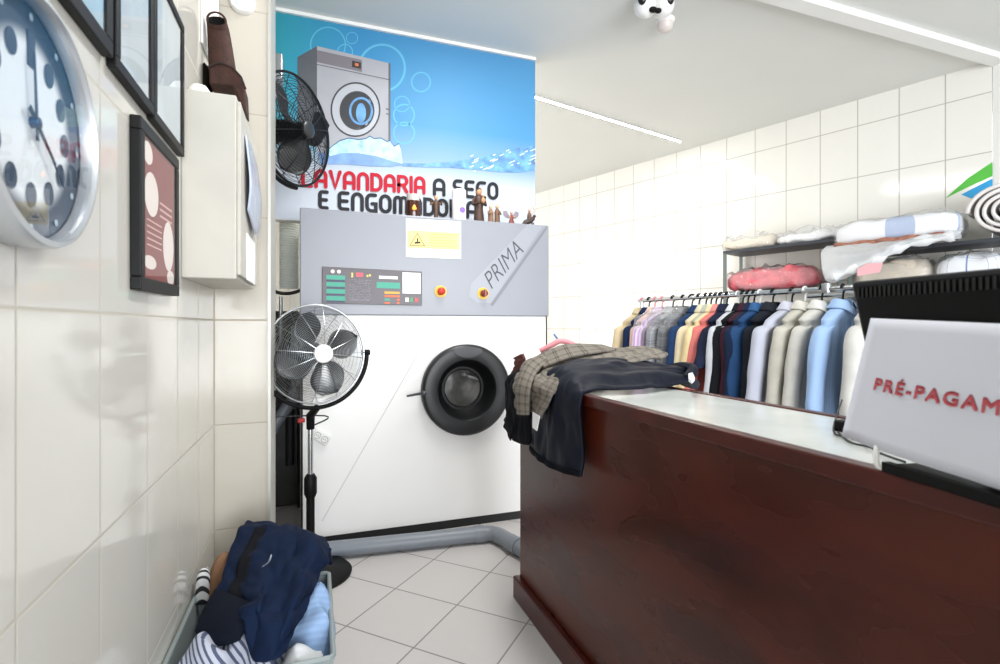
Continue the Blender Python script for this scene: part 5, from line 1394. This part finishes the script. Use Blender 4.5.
b = MB(); b.grid(sg_, 24, 12); b.build('sheet', mat('sign_paper', '#d9dbe6', .6), t, solid=.0006)
b = MB()
red_s = mat('sign_red_print', '#c9525c', .6)
b0 = MB(); text_mb(b0, 'PRÉ-PAGAMENTO', (0,0,0), (1,0,0), (0,1,0), 1.0, 1.0, bold=0, spacing=1.2)
for k in range(9): b.add([sg_(.112 + .74*v.x + .0014*(k % 3), .545 - .112*v.y + .006*(k//3)) - N*(.0012+.0001*k) for v in b0.v], b0.f); b.build('lettering', red_s, t, smooth=False)
b = MB(); b.tube(curve_pts([mp_(.075,1.10,-.004), mp_(.085,1.085,-.016), mp_(.09,1.065,-.02), mp_(.095,1.058,-.016), mp_(.11,1.057,-.01), mp_(.15,1.058,.02)], 24), .0045, 10)
tag(b.build('white_cable', white_plastic), 'short thick white cable bending under the paper sign', 'cable')
def ct(px, py, z=.005): return on_z(px, py, CZ+z)
b = MB(); b.tube(curve_pts([ct(842,400,.02), ct(836,418), ct(834,432), ct(846,437), ct(862,440), ct(878,452), ct(905,462)], 40), .0024, 8); b.tube(curve_pts([ct(838,432), ct(850,442), ct(870,447), ct(895,452)], 20), .0024, 8)
tag(b.build('thin_cable', black_matte), 'thin black cable looping on the marble beside the sign', 'cable')
c = ct(845, 430); b = MB(); b.box(c+V((-.012,-.012,-.005)), c+V((.016,.02,.022))); tag(b.build('plug', black_plastic, bevel=.004), 'small black plug on the marble at the corner of the sign', 'plug')
c = mp_(.24, CZ+.0, .0)
t = thing('card_tray', 'flat black tray below the sign at the counter edge', 'tray', c)
b = MB(); b.hexa([mp_(.1,CZ+.004,-.02), mp_(.5,CZ+.004,-.0), mp_(.5,CZ+.004,-.004), mp_(.1,CZ+.004,-.005), mp_(.1,CZ+.02,-.02), mp_(.5,CZ+.02,-.0), mp_(.5,CZ+.02,-.004), mp_(.1,CZ+.02,-.005)]); b.build('rim', black_plastic, t, smooth=False)

# ------------------------------------------------------------------ laundry basket with the dark jacket
bx0, bx1, by0, by1, bz = -.40, .05, 1.56, 2.1, .34
t = thing('laundry_basket', 'pale grey plastic laundry basket by the left wall, heaped with clothes', 'basket', ((bx0+bx1)/2, (by0+by1)/2, 0))
bas_m = mat('pale_grey_plastic', '#8e9898', .4, var=.05)
b = MB()
ins = .04
lo = [(bx0+ins,by0+ins,0),(bx1-ins,by0+ins,0),(bx1-ins,by1-ins,0),(bx0+ins,by1-ins,0)]; hi = [(bx0,by0,bz),(bx1,by0,bz),(bx1,by1,bz),(bx0,by1,bz)]
b.add(lo+hi, [(3,2,1,0)] + [(i,(i+1)%4,4+(i+1)%4,4+i) for i in range(4)]); b.build('tub', bas_m, t, smooth=False, solid=.006)
b = MB(); b.tube([(bx0+.01,by0,bz),(bx1-.01,by0,bz),(bx1,by0+.01,bz),(bx1,by1-.01,bz),(bx1-.01,by1,bz),(bx0+.01,by1,bz),(bx0,by1-.01,bz),(bx0,by0+.01,bz)], .008, 10, closed=True); b.build('rim', bas_m, t)
def heap(name, label, cat, C0, rx_, ry_, h, m, seed, amp=.05, parts=None, nu=40, nv=64, us=1, vs=1, droop=.12):
    t = thing(name, label, cat, C0)
    def f(u, v):
        a = v*2*PI; r = u
        sq_ = 1/max(abs(math.cos(a)), abs(math.sin(a)))**.45
        x, y = rx_*r*math.cos(a)*sq_, ry_*r*math.sin(a)*sq_
        z = h*(1-r**2.2) - droop*max(0, r-.75)*2
        k = noise.noise(V((x*7+seed, y*7, seed))) + .6*noise.noise(V((x*16, y*16+seed, 1))) - abs(noise.noise(V((x*9+seed*2, y*6, 4))))*1.3
        return V(C0) + V((x*(1+.1*k), y*(1+.1*k), z + amp*k*(.4+.6*(1-r*.4))))
    b = MB(); b.grid(f, nu, nv, us, vs)
    for i, p in enumerate(b.v): b.uv[i] = ((p.x-C0[0])/rx_*.5 + (p.z-C0[2])*2, (p.y-C0[1])/ry_*.5 + (p.z-C0[2])*3)
    b.build('fabric', m, t, solid=.01)
    return t, f
blue_str = stripe_cloth('light_blue_shirt', '#8facd4', '#97b4da', 14, .5, 1)
grey_str = stripe_cloth('navy_white_pinstripe', '#b3b8c6', '#4e566e', 22, .6, 0)
heap('blue_shirt', 'light blue shirt crumpled at the right rim of the basket', 'shirt', V((-.02,1.86,.30)), .085, .2, .14, blue_str, 3.3, .05)
heap('striped_shirt', 'navy and white striped shirt crumpled at the near end of the basket', 'shirt', V((-.2,1.61,.30)), .2, .13, .09, grey_str, 1.7, .065)
heap('white_cloth', 'white crumpled cloth at the near right corner of the basket', 'cloth', V((-.03,1.61,.29)), .075, .07, .06, cloth('white_crumple', '#d9dde0'), 8.1, .03)
heap('tan_garment', 'tan garment peeping out between basket and tiled pillar', 'garment', V((-.315,2.10,.36)), .05, .05, .09, cloth('tan_cloth', '#8a6850'), 6.2, .025)
heap('striped_cuff', 'black and white striped cuff sticking out left of the dark jacket', 'cuff', at_d(204,583,1.84), .024, .035, .045, stripe_cloth('black_white_stripe', '#d0d0d0', '#2b2b30', 5, .6, 1), 4.4, .015, nu=20, nv=30)
# the jacket: a draped sheet whose outline follows the heap
def jb(px, py, d): return at_d(px, py, d)
t = thing('dark_blue_jacket', 'dark blue zipped jacket thrown over the laundry basket', 'jacket', V((-.15,1.9,.4)))
rows = [
 [jb(208,610,1.56), jb(218,590,1.66), jb(228,560,1.80), jb(238,535,1.95), jb(247,523,2.05), jb(252,528,2.12)],
 [jb(222,628,1.50), jb(236,600,1.58), jb(244,570,1.70), jb(256,540,1.84), jb(268,522,2.0), jb(272,530,2.12)],
 [jb(245,620,1.47), jb(256,600,1.50), jb(264,575,1.62), jb(276,545,1.78), jb(288,524,1.95), jb(292,532,2.1)],
 [jb(252,655,1.42), jb(264,622,1.45), jb(280,585,1.58), jb(294,550,1.74), jb(304,528,1.90), jb(310,536,2.06)],
 [jb(272,660,1.40), jb(286,628,1.45), jb(300,592,1.56), jb(312,558,1.72), jb(320,536,1.88), jb(324,546,2.0)],
 [jb(290,640,1.48), jb(300,612,1.56), jb(312,590,1.66), jb(322,566,1.78), jb(328,552,1.88), jb(330,565,1.95)]]
b, f = cloth_obj('', '', '', rows, None, 70, 70, .022, 4.2, 3.0, bulge=.03)
jm = cloth('dark_blue_jacket_cloth', '#0d1c36', var=.12, rough=.75)
b.build('body', jm, t, solid=.014)
b = MB(); b.grid(lambda u, v: f(.05+.75*u, .12+.10*v) + (EYE-f(.4,.2)).normalized()*.012, 24, 4); b.build('side_panel', cloth('black_side_panel', '#14151b'), t, solid=.006)
b = MB(); b.tube([f(.46+.10*k/8, .33+.03*k/8) + (EYE-f(.5,.36)).normalized()*.014 for k in range(9)], .0035, 8); zp = b.build('zip', mat('zip_grey', '#6f7884', .4, .4), t)
b = MB(); slv = patch([[jb(196,632,1.50), jb(204,612,1.55), jb(216,590,1.62)], [jb(215,644,1.46), jb(226,622,1.50), jb(240,600,1.56)], [jb(240,640,1.46), jb(248,622,1.48), jb(256,606,1.53)]])
b.grid(lambda u, v: slv(u, v) + (EYE-slv(.5,.5)).normalized()*(.03*math.sin(PI*u)*math.sin(PI*v)), 16, 20); b.build('sleeve', cloth('dark_sleeve', '#0f1420'), t, solid=.014)
